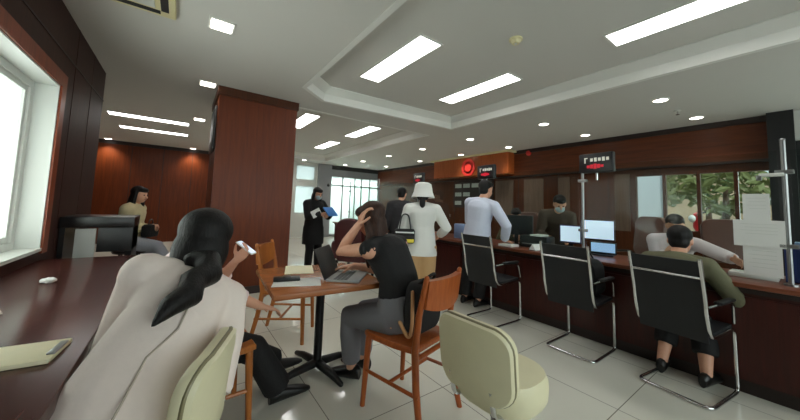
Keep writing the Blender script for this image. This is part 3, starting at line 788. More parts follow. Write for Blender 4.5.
# oak table on an iron pedestal
TR = math.radians(-4)
t = thing('oak_table', 'square oak table on a black cross-foot pedestal with papers on it', 'table', (.86, 2.18, 0), TR)
b = MB(); b.box((0, 0, .722), (.74, .78, .036), bevel=.008); b.build('tabletop', M['w_table'], t)
MB().b2((-.2, -.2, .69), (.2, .2, .704)).build('mounting_plate', M['iron'], t, smooth=False)
MB().cyl((0.07, .12, .03), (0.07, .12, .70), .032, 18).build('column', M['iron'], t)
for a in (45, 135, 225, 315):
    a = math.radians(a-30); dx, dy = math.cos(a), math.sin(a)
    MB().tube([(.07, .12, .055), (.07+dx*.2, .12+dy*.2, .04), (.07+dx*.31, .12+dy*.31, .018)], [.034, .026, .018], 10, round_cap=True).build('foot', M['iron'], t)
ZT = .74
b = MB(); b.box((0, 0, .002), (.3, .21, .003)); tag(b.build('paper_sheet', M['paper'], loc=(.67, 2.05, ZT)), 'white sheet of paper on the oak table, under the black folder', 'paper').rotation_euler = (0, 0, -.35)
b = MB(); b.box((0, 0, .002), (.21, .3, .003)); tag(b.build('paper_sheet', M['cream'], loc=(.80, 2.42, ZT)), 'pale yellowish sheet at the far edge of the oak table', 'paper').rotation_euler = (0, 0, -.3)
t = thing('black_wallet', 'black folded wallet lying on the white sheet', 'wallet', (.62, 2.12, ZT+.004), -.25)
MB().box((0, 0, .011), (.17, .075, .022), bevel=.006).build('cover', M['black'], t); MB().box((.0, .0, .024), (.05, .076, .003), bevel=.001).build('clasp', M['iron'], t)
t = thing('laptop', 'open dark grey laptop on the right side of the oak table', 'laptop', (1.03, 2.02, ZT), yaw_of(-.75, .66))
MB().box((0, 0, .009), (.33, .23, .016), bevel=.005).build('base', M['greyplas'], t)
b = MB()
for i in range(12):
    for j in range(4): b.box((-.14+i*.0255, -.02+j*.025, .018), (.02, .02, .003))
b.build('keys', M['black'], t, smooth=False)
MB().box((0, .115+.05, .11), (.33, .009, .22), rot=(-.42, 0, 0), bevel=.004).build('lid', M['black'], t)

# cream salon stools on gas columns
def stool(label, loc, rz, top=.86, seatz=.60):
    t = thing('cream_stool', label, 'stool', loc, rz, 'cream swivel stools')
    b = MB(); mt = Matrix.Translation((0, .02, seatz-.045)); pillow(b,   .38, .36, .13, .15, mt, puff=.5); b.build('seat', M['cream'], t)
    hb = .30; zc = top-hb/2
    b = MB(); mt = Matrix.Translation((0, -.205, zc)) @ Matrix.Rotation(PI/2+.1, 4, 'X')
    pillow(b, .37, hb, .06, .085, mt @ Matrix.Translation((0, 0, -.012)), puff=.3, curve=-.035); bk = b.build('backrest', M['cream'], t)
    b = MB(); ring = []
    for x, y in rrect(.36, hb-.006, .085, 6): ring.append(mt @ V((x, y, -.004-.035*(x/.18)**2)))
    b.tube(ring, .0075, 8, closed=True); b.build('piping', M['creamdark'], bk)
    for s in (-1, 1): MB().tube(fil([(s*.1, 0.05, seatz-.10), (s*.1, -.17, seatz-.10), (s*.1, -.185, seatz-.02), (s*.1, -.195, zc-.09)], .05), .011, 8).build('back_bracket', M['chrome'], t)
    b = MB(); b.lathe([(.001, seatz-.09), (.09, seatz-.09), (.09, seatz-.105), (.03, seatz-.115), (.03, seatz-.2), (.027, seatz-.2), (.027, .06), (.001, .06)], n=20); b.build('gas_column', M['steel'], t)
    b = MB(); b.lathe([(.001, 0), (.2, 0), (.205, .012), (.19, .025), (.06, .05), (.04, .075), (.001, .075)], n=32); b.build('base_disc', M['chrome'], t)
    b = MB(); b.tube(fil([(.02, 0, seatz-.12), (.12, -.02, seatz-.125), (.17, -.03, seatz-.16)], .03), .006, 8); lv = b.build('lever', M['chrome'], t)
    MB().tube([(.165, -.029, seatz-.155), (.2, -.035, seatz-.185)], .013, 10, round_cap=True).build('lever_grip', M['black'], lv)
    return t
st2 = stool('empty cream swivel stool in the middle foreground', (1.20, .86, 0), yaw_of(1.0, .04), top=.815, seatz=.56)
st1 = stool('cream swivel stool the woman in the pale coat sits on', (-.05, 1.22, 0), yaw_of(-.93, .37), top=.815, seatz=.56)

# chrome cantilever visitor chairs
def visitor_chair(label, loc, rz):
    t = thing('visitor_chair', label, 'chair', loc, rz, 'chrome cantilever chairs at the teller counter')
    w = .205
    for s in (-1, 1):
        MB().tube(fil([(s*w, -.325, .985), (s*w, -.26, .72), (s*w, -.25, .62), (s*w, -.20, .47), (s*w, -.13, .45), (s*w, .22, .465), (s*w, .235, .03), (s*w, .2, .0125), (s*w, -.0, .0125)], .06), .0125, 10).build('side_tube', M['chrome'], t)
        MB().tube(fil([(s*w, -.225, .66), (s*w*1.08, -.12, .67), (s*w*1.08, .16, .66), (s*w, .225, .50)], .05), .011, 10).build('armrest', M['chrome'], t)
        MB().box((s*w*1.08, .02, .682), (.045, .26, .022), bevel=.008).build('arm_pad', M['black'], t)
    MB().tube(fil([(-w, 0, .0125), (-w, -.235, .0125), (w, -.235, .0125), (w, 0, .0125)], .06), .0125, 10).build('floor_loop', M['chrome'], t)
    MB().tube([(-w, -.296, .86), (w, -.296, .86)], .011, 10).build('cross_rail', M['chrome'], t)
    MB().tube([(-w, .2, .46), (w, .2, .46)], .011, 10).build('cross_rail', M['chrome'], t)
    def sheet(path, ww, th):
        b = MB(); rings = []
        for k, p in enumerate(path):
            d = (V(path[min(k+1, len(path)-1)])-V(path[max(k-1, 0)])).normalized(); n = V((0, -d.z, d.y))
            rings.append([V((-ww, p[1], p[2]))+n*th/2, V((ww, p[1], p[2]))+n*th/2, V((ww, p[1], p[2]))-n*th/2, V((-ww, p[1], p[2]))-n*th/2])
        return b.rings(rings)
    sheet(fil([(0, -.315, .97), (0, -.252, .72), (0, -.243, .62), (0, -.195, .42)], .05, 6), w-.008, .012).build('back_sling', M['mesh'], t)
    sheet(fil([(0, -.2, .49), (0, -.13, .462), (0, .21, .476)], .05, 6), w-.008, .03).build('seat', M['mesh'], t)
    return t
vc2 = visitor_chair('empty chrome and black visitor chair, middle of the three at the counter', (3.13, 1.34, 0), yaw_of(1, -.0))
vc1 = dup(vc2, (3.04, 2.25, 0), yaw_of(1, -.02), 'chrome and black visitor chair in front of the standing man in the pale shirt')
vc3 = dup(vc2, (3.16, .61, 0), yaw_of(1, -.15), 'chrome and black visitor chair with the seated man in olive')

# backpack on the seat of the empty chair and the dark bag on the neighbour
def soft_bag(label, loc, rz, s=1):
    t = thing('backpack', label, 'bag', loc, rz, 'bags on the visitor chairs')
    b = MB(); pillow(b, .26*s, .36*s, .17*s, .09*s, Matrix.Translation((0, 0, .18*s)) @ Matrix.Rotation(PI/2-.12, 4, 'X'), puff=.5); b.build('body', M['blackcloth'], t)
    b = MB(); pillow(b, .19*s, .15*s, .07*s, .04*s, Matrix.Translation((0, .10*s, .12*s)) @ Matrix.Rotation(PI/2-.12, 4, 'X'), puff=.5); b.build('pocket', M['black'], t)
    b = MB(); b.tube(fil([(-.04*s, -.03*s, .35*s), (0, -.03*s, .42*s), (.04*s, -.03*s, .35*s)], .03), .008, 8); b.build('handle', M['blackcloth'], t)
    return t
soft_bag('black bag standing on the seat of the empty visitor chair', (3.22, 1.30, .492), math.radians(80), .95)
# staff chairs
def office_chair(label, loc, rz, m='brownleather'):
    t = thing('office_chair', label, 'chair', loc, rz, 'high-backed staff chairs')
    b = MB(); pillow(b, .48, .6, .1, .12, Matrix.Translation((0, -.22, .95)) @ Matrix.Rotation(PI/2+.12, 4, 'X'), puff=.4); b.build('backrest', M[m], t)
    b = MB(); pillow(b, .5, .48, .1, .1, Matrix.Translation((0, .03, .48)), puff=.4); b.build('seat', M[m], t)
    MB().cyl((0, 0, .08), (0, 0, .44), .03, 14).build('column', M['chrome'], t)
    for k in range(5):
        a = k*2*PI/5
        MB().tube([(0, 0, .1), (math.cos(a)*.28, math.sin(a)*.28, .06)], [.025, .018], 8).build('base_arm', M['black'], t)
        MB().ell((math.cos(a)*.29, math.sin(a)*.29, .03), (.03, .03, .03), u=10, v=7).build('castor', M['rubber'], t)
    for s in (-1, 1): MB().tube(fil([(s*.25, .1, .5), (s*.29, .1, .7), (s*.29, -.15, .7), (s*.25, -.2, .66)], .04), .016, 8).build('armrest', M['black'], t)
    return t
oc = office_chair('brown high-backed staff chair in front of the leftmost window pane', (5.5, 1.55, 0), math.radians(60))
dup(oc, (5.9, .65, 0), math.radians(110), 'brown high-backed staff chair behind the member of staff in pale lilac')
dup(oc, (4.68, 2.96, 0), math.radians(80), 'brown staff chair behind the two members of staff at the middle of the counter')
t = thing('armchair', 'dark maroon high-backed armchair beside the woman in black', 'armchair', (2.42, 4.55, 0), yaw_of(.8, .6))
b = MB(); pillow(b, .5, .62, .14, .2, Matrix.Translation((0, -.22, .74)) @ Matrix.Rotation(PI/2+.1, 4, 'X'), puff=.5); b.build('backrest', M['maroon'], t)
b = MB(); pillow(b, .52, .5, .16, .08, Matrix.Translation((0, .04, .42)), puff=.4); b.build('seat', M['maroon'], t)
for s in (-1, 1):
    b = MB(); pillow(b, .5, .3, .1, .08, Matrix.Translation((s*.29, .04, .52)) @ Matrix.Rotation(PI/2, 4, 'Z') @ Matrix.Rotation(PI/2, 4, 'X'), puff=.4); b.build('armrest', M['maroon'], t)
    for y in (-.2, .24): MB().cyl((s*.24, y, 0), (s*.22, y, .36), .02, 10, .026).build('leg', M['black'], t)
# ================================================================== PEOPLE
def ik(a, t, l1, l2, hint):
    d = t-a; L = d.length; mx = (l1+l2)*.998
    if L > mx: t = a+d*(mx/L); d = t-a; L = mx
    if L < abs(l1-l2)+.02: L = abs(l1-l2)+.02
    x = (l1*l1-l2*l2+L*L)/(2*L); h = math.sqrt(max(0, l1*l1-x*x))
    dn = d.normalized(); hn = hint-dn*hint.dot(dn)
    hn = hn.normalized() if hn.length > 1e-4 else dn.orthogonal().normalized()
    return a+dn*x+hn*h, t

def oval(c, rx, ry, R, F, n=16, p=2.3):
    out = []
    for k in range(n):
        a = 2*PI*k/n; ca, sa = math.cos(a), math.sin(a)
        out.append(c+R*(rx*math.copysign(abs(ca)**(2/p), ca))+F*(ry*math.copysign(abs(sa)**(2/p), sa)))
    return out

def hand(b, w, d, nrm, side, s=1.0, curl=.5, thumb=1.0, spread=1.0):
    """palm, four unequal bent fingers and a thumb; d = direction of the fingers, nrm = palm side, side = towards the thumb"""
    d = d.normalized(); nrm = (nrm-d*nrm.dot(d)).normalized(); sd = d.cross(nrm).normalized()
    if sd.dot(side) < 0: sd = -sd
    P = []
    for t, hw, th in ((-.012, .022, .018), (.02, .032, .017), (.055, .04, .015), (.085, .041, .012), (.096, .034, .008)):
        P.append(oval(w+d*t*s, hw*s, th*s, sd, nrm, 12, 2.6))
    b.rings(P)
    for k, (off, L, r_) in enumerate(((.03, .072, .0088), (.0105, .08, .009), (-.0095, .074, .0086), (-.028, .058, .0078))):
        p = w+d*.075*s+sd*off*s; ang = curl*.55; dirv = (d+sd*off*2.2*spread).normalized(); pts = [p, w+d*.092*s+sd*off*s*1.05]
        for j, fr in enumerate((.45, .31, .24)):
            q = dirv*math.cos(ang)+nrm*math.sin(ang)
            pts.append(pts[-1]+q*L*fr*s); ang += curl*(.9-.12*j)
        b.tube(pts, [r_*s*1.1, r_*s*1.05, r_*s, r_*s*.95, r_*s*.85][:len(pts)], 8, round_cap=True)
    p0 = w+d*.02*s+sd*.024*s
    p1 = p0+(sd*.9+d*.5+nrm*.25*thumb).normalized()*.036*s
    p2 = p1+(sd*.35+d*.85+nrm*.45*thumb).normalized()*.032*s
    p3 = p2+(d*.85-sd*.1+nrm*.6*thumb).normalized()*.026*s
    b.tube([p0, p1, p2, p3], [.014*s, .012*s, .0105*s, .009*s], 8, round_cap=True)

def person(label, loc, rz, h=1.6, pel=(0, 0, .86), lean=(0, 0), twist=0, slump=0.0, head=(0, 0, 0), hand_t=None, elb=None, foot_t=None, knee=None, toe=None,
           top='whitecloth', sleeve=1.0, topfat=.012, pants='blackcloth', pantfat=.008, pantlen=.92, skin='skin', hair='hair', style='short', shoes='shoe', tophem=-.03,
           hands=None, vox=.012, mask=None, coat=0, flare=0.0, heel=0, stocky=1.0, turtleneck=0):
    """one continuous remeshed body; clothes, hair and shoes are its children. Local +Y is the way the person faces."""
    t = thing('person', label, 'person', loc, rz)
    X, Y, Z = V((1, 0, 0)), V((0, 1, 0)), V((0, 0, 1))
    k = h
    Pv = V(pel)
    # spine: lean = (forward, to the right) as slopes
    S1 = (Z+Y*lean[0]*(1-slump)+X*lean[1]).normalized(); S2 = (Z+Y*lean[0]*(1+slump)+X*lean[1]).normalized()
    mid = Pv+S1*.14*k; nb = mid+S2*.16*k
    RH = (X-S1*X.dot(S1)).normalized()
    RS = (X*math.cos(twist)+Y*math.sin(twist)); RS = (RS-S2*RS.dot(S2)).normalized()
    FH = S1.cross(RH)*1; FH = FH if FH.dot(Y) > 0 else -FH
    FS = S2.cross(RS); FS = FS if FS.dot(Y*math.cos(twist)-X*math.sin(twist)) > 0 else -FS
    hy, hp, hr = head                       # yaw (left +), pitch (down +), roll (towards right +)
    HR = Matrix.Rotation(hy, 3, 'Z') @ Matrix.Rotation(-hp, 3, 'X') @ Matrix.Rotation(hr, 3, 'Y')
    hX, hY, hZ = HR @ X, HR @ Y, HR @ Z
    neck_top = nb+(S2*.5+hZ*.5).normalized()*.045*k+hY*.012*k
    hc = neck_top+hZ*.062*k+hY*.012*k       # head centre
    sh = {s: nb-S2*.022*k+RS*(.108*k*stocky)*s for s in (-1, 1)}
    hip = {s: Pv+RH*.052*k*s-S1*.01*k for s in (-1, 1)}
    hand_t = hand_t or {}; elb = elb or {}; foot_t = foot_t or {}; knee = knee or {}; toe = toe or {}; hands = hands or {}
    arm, leg = {}, {}
    for s in (-1, 1):
        tgt = V(hand_t.get(s, sh[s]+X*.05*s*k+Y*.06*k-Z*.31*k))
        hint = V(elb.get(s, (s*.4, -1, -.3)))
        e, w = ik(sh[s], tgt, .178*k, .150*k, hint); arm[s] = (e, w)
        ft = V(foot_t.get(s, (Pv.x+s*.07*k, Pv.y+.0, .045*k+heel)))
        kn, an = ik(hip[s], ft, .242*k, .236*k, V(knee.get(s, (0, 1, 0)))); leg[s] = (kn, an)
    def torso(b, fat, lo=-.05, hi=1.0, fl=0.0, neck=True):
        prof = [(-.055, .084, .060), (0, .096, .068), (.07, .092, .064), (.14, .080, .058), (.20, .086, .064), (.25, .094, .066), (.283, .086, .054), (.305, .045, .042)]
        R_ = []
        for a, w_, d_ in prof:
            if a < lo-1e-6: continue
            if a <= .14: c = Pv+S1*a*k
            else: c = mid+S2*(a-.14)*k
            q = min(1, max(0, a/.25)); R = (RH*(1-q)+RS*q).normalized(); F = (FH*(1-q)+FS*q).normalized()
            R_.append(oval(c, w_*k*stocky+fat+fl*max(0, .14-a), d_*k*stocky+fat+fl*max(0, .14-a)*.8, R, F, 18))
        b.rings(R_)
        for s in (-1, 1):
            b.ell(sh[s]-S2*.004*k-(RS*.014*k*s if fat and not sleeve else V()), ((.036*k+fat*.8)*(.8 if fat and not sleeve else 1),)*3, u=12, v=8)
            b.tube([nb-S2*.002*k, sh[s]], [.036*k+fat*.6, .033*k+fat*.7], 10, round_cap=True)
    # --- body
    b = MB(); torso(b, 0)
    b.tube([nb-S2*.03*k, nb+S2*.01*k, neck_top+hZ*.01*k], [.04*k, .034*k, .032*k], 14, round_cap=True)
    b.ell(hc+hZ*.012*k-hY*.006*k, (.047*k, .059*k, .056*k), HR)
    b.ell(hc-hZ*.022*k+hY*.012*k, (.040*k, .044*k, .048*k), HR)
    b.ell(hc-hZ*.05*k+hY*.030*k, (.021*k, .019*k, .015*k), HR, 12, 8)
    b.tube([hc+hY*.050*k+hZ*.006*k, hc+hY*.066*k-hZ*.016*k], [.0055*k, .0085*k], 8, round_cap=True)
    for s in (-1, 1):
        b.ell(hc+hX*.047*k*s-hZ*.004*k-hY*.002*k, (.0065*k, .012*k, .019*k), HR, 10, 7)
        e, w = arm[s]
        b.tube([sh[s], sh[s].lerp(e, .5), e, e.lerp(w, .35), w], [.030*k, .027*k, .0225*k, .023*k, .0155*k], 12, round_cap=True)
        hd = hands.get(s, {})
        fd = V(hd.get('d', tuple((w-e)+Z*-.02))); nr = V(hd.get('n', tuple(-X*s)))
        hand(b, w, fd, nr, V(hd.get('side', tuple(Y))), s=k/1.62*.98, curl=hd.get('curl', .35), thumb=hd.get('thumb', 1.0))
        kn, an = leg[s]
        b.tube([hip[s], hip[s].lerp(kn, .5), kn, kn.lerp(an, .3), an], [.055*k, .048*k, .034*k, .035*k, .0215*k], 14, round_cap=True)
        tv = V(toe.get(s, (s*.15, 1, 0))).normalized()
        fz = an.z-.045*k
        b.tube([an+V((0, 0, -.012*k))-tv*.02*k, an+tv*.04*k-Z*(.022*k), an+tv*.1*k-Z*.033*k, an+tv*.125*k-Z*.036*k], [.022*k, .02*k, .016*k, .01*k], 10, round_cap=True)
    o = b.build('body', M[skin], t); remesh(o, vox*.62, 4)
    # --- trousers
    b = MB(); fat = pantfat
    rr = [oval(Pv+S1*a*k, w_*k*stocky+fat, d_*k*stocky+fat, RH, FH, 18) for a, w_, d_ in ((-.055, .082, .062), (0, .097, .07), (.06, .092, .064), (.085, .088, .062))]
    b.rings(rr)
    for s in (-1, 1):
        kn, an = leg[s]; end = kn.lerp(an, pantlen)
        b.tube([hip[s], hip[s].lerp(kn, .5), kn, kn.lerp(end, .4), end], [.057*k+fat, .051*k+fat, .037*k+fat*1.3, .036*k+fat*1.4, .027*k+fat*1.6+flare], 14, round_cap=False)
    o = b.build('trousers', M[pants], t); remesh(o, vox, 3)
    # --- top
    b = MB(); torso(b, topfat, lo=tophem, fl=.25 if coat else 0)
    for s in (-1, 1):
        e, w = arm[s]
        if sleeve > 0:
            if sleeve >= .95: pts = [sh[s], sh[s].lerp(e, .5), e, e.lerp(w, .5), e.lerp(w, .97)]; rd = [.033, .031, .028, .026, .021]
            elif sleeve > .5: q = (sleeve-.5)*2; pts = [sh[s], sh[s].lerp(e, .5), e, e.lerp(w, q)]; rd = [.033, .031, .028, .026]
            else: pts = [sh[s], sh[s].lerp(e, sleeve), sh[s].lerp(e, sleeve*2)]; rd = [.034, .033, .031]
            b.tube(pts, [x*k+topfat*.8 for x in rd], 12)
    if coat:
        for (a, w_, d_) in ((coat, .1, .085),): pass
    o = b.build('top', M[top], t); remesh(o, vox, 3)
    # --- shoes
    if shoes:
        for s in (-1, 1):
            kn, an = leg[s]; tv = V(toe.get(s, (s*.15, 1, 0))).normalized(); sx = tv.cross(Z).normalized()
            b = MB(); g = an.z-.045*k
            prof = [(-.042, .014, .022), (-.03, .021, .03), (0, .023, .032), (.04, .022, .026), (.08, .026, .02), (.115, .023, .014), (.138, .010, .008)]
            b.rings([[an+tv*a*k+V((0, 0, g-an.z))+sx*(w_*k*math.cos(q))+Z*max(.0, (hh*k*(1+math.sin(q)))) for q in [2*PI*j/14 for j in range(14)]] for a, w_, hh in prof])
            b.build('shoe', M[shoes], t)
    # --- face
    for s in (-1, 1):
        MB().ell(hc+hX*.0175*k*s+hY*.0505*k+hZ*.004*k, (.0085*k, .004*k, .0045*k), HR, 10, 7).build('eye', M['eye'], t)
    if not mask:
        MB().ell(hc+hY*.0565*k-hZ*.034*k, (.013*k, .004*k, .0045*k), HR, 10, 7).build('mouth', M['lip'], t)
    else:
        b = MB(); b.ell(hc+hY*.026*k-hZ*.03*k, (.038*k, .042*k, .034*k), HR, 16, 10); mk = b.build('face_mask', M[mask], t)
        b = MB()
        for s in (-1, 1): b.tube([hc+hX*.034*k*s+hY*.03*k-hZ*.012*k, hc+hX*.05*k*s-hZ*.002*k-hY*.005*k], .0025, 6)
        b.build('ear_loop', M[mask], mk)
    # --- hair
    if hair:
        b = MB(); back = hc+hZ*.022*k-hY*.014*k
        b.ell(back-hY*.004*k+hZ*.004*k, (.0525*k, .0595*k, .0525*k), HR)
        b.ell(hc+hZ*.043*k+hY*.022*k, (.042*k, .036*k, .026*k), HR, 16, 10)
        if style in ('short', 'cap'): b.ell(hc-hZ*.012*k-hY*.028*k, (.044*k, .034*k, .042*k), HR, 16, 10)
        if style in ('long', 'pony', 'bob'):
            b.ell(hc-hZ*.012*k-hY*.022*k, (.054*k, .044*k, .058*k), HR, 16, 10)
        if style == 'long':
            c0 = hc-hY*.03*k-hZ*.02*k; rr = []
            for q, (a, w_, d_) in enumerate(((0, .053, .036), (.06, .056, .034), (.12, .058, .03), (.19, .054, .026), (.24, .042, .018), (.265, .02, .008))):
                c = c0-Z*a*k-hY*(.012*k*q if a < .13 else .03*k); rr.append(oval(c, w_*k, d_*k, hX, hY, 16))
            b.rings(rr)
            for s in (-1, 1): b.tube([hc+hX*.047*k*s+hZ*.01*k, hc+hX*.05*k*s-hZ*.06*k, hc+hX*.052*k*s-Z*.13*k-hY*.01*k, hc+hX*.048*k*s-Z*.2*k-hY*.02*k], [.014*k, .018*k, .016*k, .006*k], 10, round_cap=True)
        o = b.build('hair', M[hair], t); remesh(o, vox*.7, 3)
    return dict(t=t, hc=hc, hX=hX, hY=hY, hZ=hZ, sh=sh, arm=arm, leg=leg, nb=nb, Pv=Pv, S1=S1, S2=S2, RH=RH, RS=RS, FH=FH, FS=FS, k=k, mid=mid, neck=neck_top)
def W2L(loc, rz, p): return tuple(Matrix.Rotation(-rz, 3, 'Z') @ (V(p)-V(loc)))

# --- the woman in the pale coat, seen from behind, leaning over the bench
loc = (-.10, 1.20, 0); rz = yaw_of(.12, 1)
def wl(*p): return W2L(loc, rz, p)
def dl(*p): return tuple(Matrix.Rotation(-rz, 3, 'Z') @ V(p))
w = person('woman in a pale oatmeal coat with a long black ponytail, seen from behind', loc, rz, 1.66, pel=(.01, 0, .59), lean=(.95, .33), slump=.2, twist=.55, stocky=.84, head=(-.1, .2, .1),
    hand_t={-1: wl(-.10, 1.78, .79), 1: wl(.08, 1.50, .77)}, elb={-1: (-.3, -.1, -1), 1: (1, -.6, -.6)}, foot_t={-1: (-.1, .33, .2), 1: (.1, .3, .2)}, knee={-1: (0, 1, .3), 1: (0, 1, .3)},
    top='coat', topfat=.03, pants='blackcloth', style='pony', tophem=-.06, vox=.011, hands={-1: dict(n=(0, 0, -1), side=(1, 0, 0), curl=.2), 1: dict(n=(0, 0, -1), side=(-1, 0, 0), curl=.4)})
k = w['k']; t = w['t']; hc, hX, hY, hZ = w['hc'], w['hX'], w['hY'], w['hZ']
# coat skirt falling from the hips over the stool
b = MB(); rr = []
for a, ww, dd, fx in ((.24, .10, .09, .01), (.19, .135, .112, .004), (.12, .152, .124, 0), (.05, .168, .138, 0), (-.01, .188, .16, -.01), (-.08, .215, .195, -.03), (-.16, .25, .22, -.05), (-.20, .255, .225, -.05)):
    c = w['Pv']+w['S1']*a*k*(1 if a > 0 else 0)+V((-.02, fx, a*k if a < 0 else 0)); rr.append(oval(c, ww, dd, w['RH'], w['FH'] if a > 0 else V((0, 1, 0)), 20))
b.rings(rr); o = b.build('coat_skirt', M['coat'], t); remesh(o, .012, 3)
b = MB(); P = []      # centre-back seam
for a in (-.05, .0, .05, .10, .14, .18, .22, .26):
    c = (w['Pv']+w['S1']*a*k) if a <= .14 else (w['mid']+w['S2']*(a-.14)*k)
    F = w['FH'] if a < .14 else w['FS']; d_ = {-.05: .118, 0: .165, .05: .145, .10: .128, .14: .126, .18: .132, .22: .138, .26: .128}[a]
    P.append(c-F*(d_-.004))
b.tube(P, .0035, 6, round_cap=True); b.build('back_seam', M['seam'], t)
b = MB(); rr = []      # collar
for q, (a, w_, d_) in enumerate(((-.012, .074, .066), (.01, .066, .058), (.026, .062, .055))): rr.append(oval(w['nb']+w['S2']*a*k, w_, d_, w['RS'], w['FS'], 18))
b.rings(rr); b.build('collar', M['coat'], t)
# ponytail falling to her left shoulder blade
b = MB(); b.ell(hc-hY*.036*k-hZ*.034*k, (.064*k, .048*k, .076*k), Matrix((hX, hY, hZ)).transposed()); b.ell(hc+hZ*.02*k-hY*.022*k, (.064*k, .06*k, .06*k), Matrix((hX, hY, hZ)).transposed()); o = b.build('back_hair', M['hair'], t); remesh(o, .008, 3)
b = MB(); tie = hc-hY*.066*k-hZ*.06*k
nb, S2, RS, FS = w['nb'], w['S2'], w['RS'], w['FS']
q = lambda a, side, out: nb-S2*a+RS*side-FS*out
pts = [tie+hY*.03, tie-hY*.025, q(-.02, .0, .12), q(.05, .015, .135), q(.11, -.025, .15), q(.17, -.02, .16), q(.23, -.06, .165), q(.29, -.075, .155)]
b.tube(pts, [.034, .04, .045, .052, .044, .046, .034, .008], 14, round_cap=True)
b.tube([p+V((.018, .012, 0)) for p in pts[1:-1]], [.024, .03, .032, .03, .022, .006], 10, round_cap=True)
b.tube([p+V((-.02, .004, .01)) for p in pts[1:-2]], [.02, .028, .03, .026, .008], 10, round_cap=True)
o = b.build('ponytail', M['hair'], t); remesh(o, .008, 3)
b = MB(); b.tube([tie-hY*.012+hX*.034*math.cos(a*PI/6)+hZ*.034*math.sin(a*PI/6) for a in range(12)], .007, 8, closed=True); b.build('hair_tie', M['black'], t)

# --- person in black trousers with a phone, on the wooden chair left of the table
loc = (.11, 2.08, 0); rz = yaw_of(1, .05)
w = person('person in black trousers and pale pink shirt holding up a phone', loc, rz, 1.50, pel=(0, -.03, .515), lean=(-.1, 0), slump=-1.5, head=(.1, .6, 0),
    hand_t={1: wl(.44, 1.98, .64), -1: wl(.30, 2.10, .90)}, elb={1: (.7, -1, -.3), -1: (-.8, -.6, -.6)}, foot_t={1: wl(.60, 2.06, .07), -1: wl(.70, 2.36, .07)}, toe={1: dl(1, .12, 0), -1: dl(1, .25, 0)},
    top='pinkshirt', sleeve=.72, topfat=.016, pants='blackcloth', pantfat=.018, flare=.018, pantlen=.9, hair='hair', style='short', vox=.012,
    hands={1: dict(d=dl(.9, .15, -.35), n=(0, 0, -1), side=(-1, 0, 0), curl=.45), -1: dict(d=dl(.45, -.35, .6), n=dl(-.5, -.5, .2), side=(0, 0, 1), curl=.75)})
ph = w['arm'][-1][1]
t = thing('phone', 'white-lit phone held up by the person in black trousers', 'phone', Matrix.Translation(loc) @ Matrix.Rotation(rz, 4, 'Z') @ (ph+V(dl(.045, -.05, .085))), 0)
Rp = Matrix.Rotation(math.radians(-35), 3, 'Z') @ Matrix.Rotation(math.radians(35), 3, 'Y')
MB().box((0, 0, 0), (.125, .062, .009), rot=Rp, bevel=.004).build('case', M['white'], t); MB().box(Rp @ V((0, 0, .005)), (.112, .054, .002), rot=Rp).build('screen', M['screen'], t, smooth=False)

# --- woman at the laptop
loc = (1.25, 1.68, 0); rz = yaw_of(-.34, .94)
w = person('long-haired woman in black sleeveless top and grey trousers, head propped on her hand', loc, rz, 1.66, pel=(0, -.02, .56), lean=(.37, -.03), slump=.65, head=(.3, .34, -.05), tophem=.02, stocky=1.06,
    hand_t={-1: wl(1.02, 1.88, 1.13), 1: wl(1.12, 2.10, .80)}, elb={-1: (-.15, .45, -1), 1: (.8, -.2, -.6)}, foot_t={-1: wl(1.10, 2.04, .08), 1: wl(1.24, 2.12, .08)}, toe={-1: dl(-.5, .8, -.1), 1: dl(-.3, .9, -.1)},
    top='blackcloth', sleeve=0, topfat=.012, pants='greytrouser', pantfat=.013, pantlen=.86, hair='hairb', style='long', vox=.011,
    hands={-1: dict(d=dl(.25, -.25, .9), n=dl(.8, -.3, 0), side=dl(.3, -.8, 0), curl=.6), 1: dict(d=dl(-.6, .5, -.1), n=(0, 0, -1), side=(-1, 0, 0), curl=.3)})

# --- far woman in cream behind the black desk
loc = (-.47, 5.3, 0); rz = yaw_of(.95, -.3)
w = person('woman in a cream knit top and light grey jeans sitting behind the black desk', loc, rz, 1.5, pel=(0, -.05, .70), lean=(.06, 0), head=(-.25, .15, 0),
    hand_t={1: (.05, .14, .88), -1: (-.04, .16, .86)}, foot_t={1: (.1, .48, .32), -1: (-.1, .42, .2)}, top='creamknit', topfat=.03, pants='greyjean', pantfat=.016, style='long', vox=.013)
t = thing('bar_stool', 'dark stool under the woman in cream behind the black desk', 'stool', (-.49, 5.31, -.06))
MB().lathe([(.001, .64), (.17, .64), (.18, .62), (.17, .6), (.001, .6)]).build('seat', M['black'], t)
for a in range(4): MB().cyl((math.cos(a*PI/2+.78)*.12, math.sin(a*PI/2+.78)*.12, .6), (math.cos(a*PI/2+.78)*.2, math.sin(a*PI/2+.78)*.2, 0), .014, 10).build('leg', M['iron'], t)

t = thing('handbag', 'black handbag on the lap of the woman in cream', 'bag', (-.30, 5.25, .83), rz)
b = MB(); pillow(b, .26, .17, .11, .05, Matrix.Rotation(PI/2, 4, 'X')); b.build('body', M['blackcloth'], t)
MB().tube(fil([(-.07, 0, .07), (-.04, 0, .15), (.04, 0, .15), (.07, 0, .07)], .04), .008, 8).build('handle', M['black'], t)

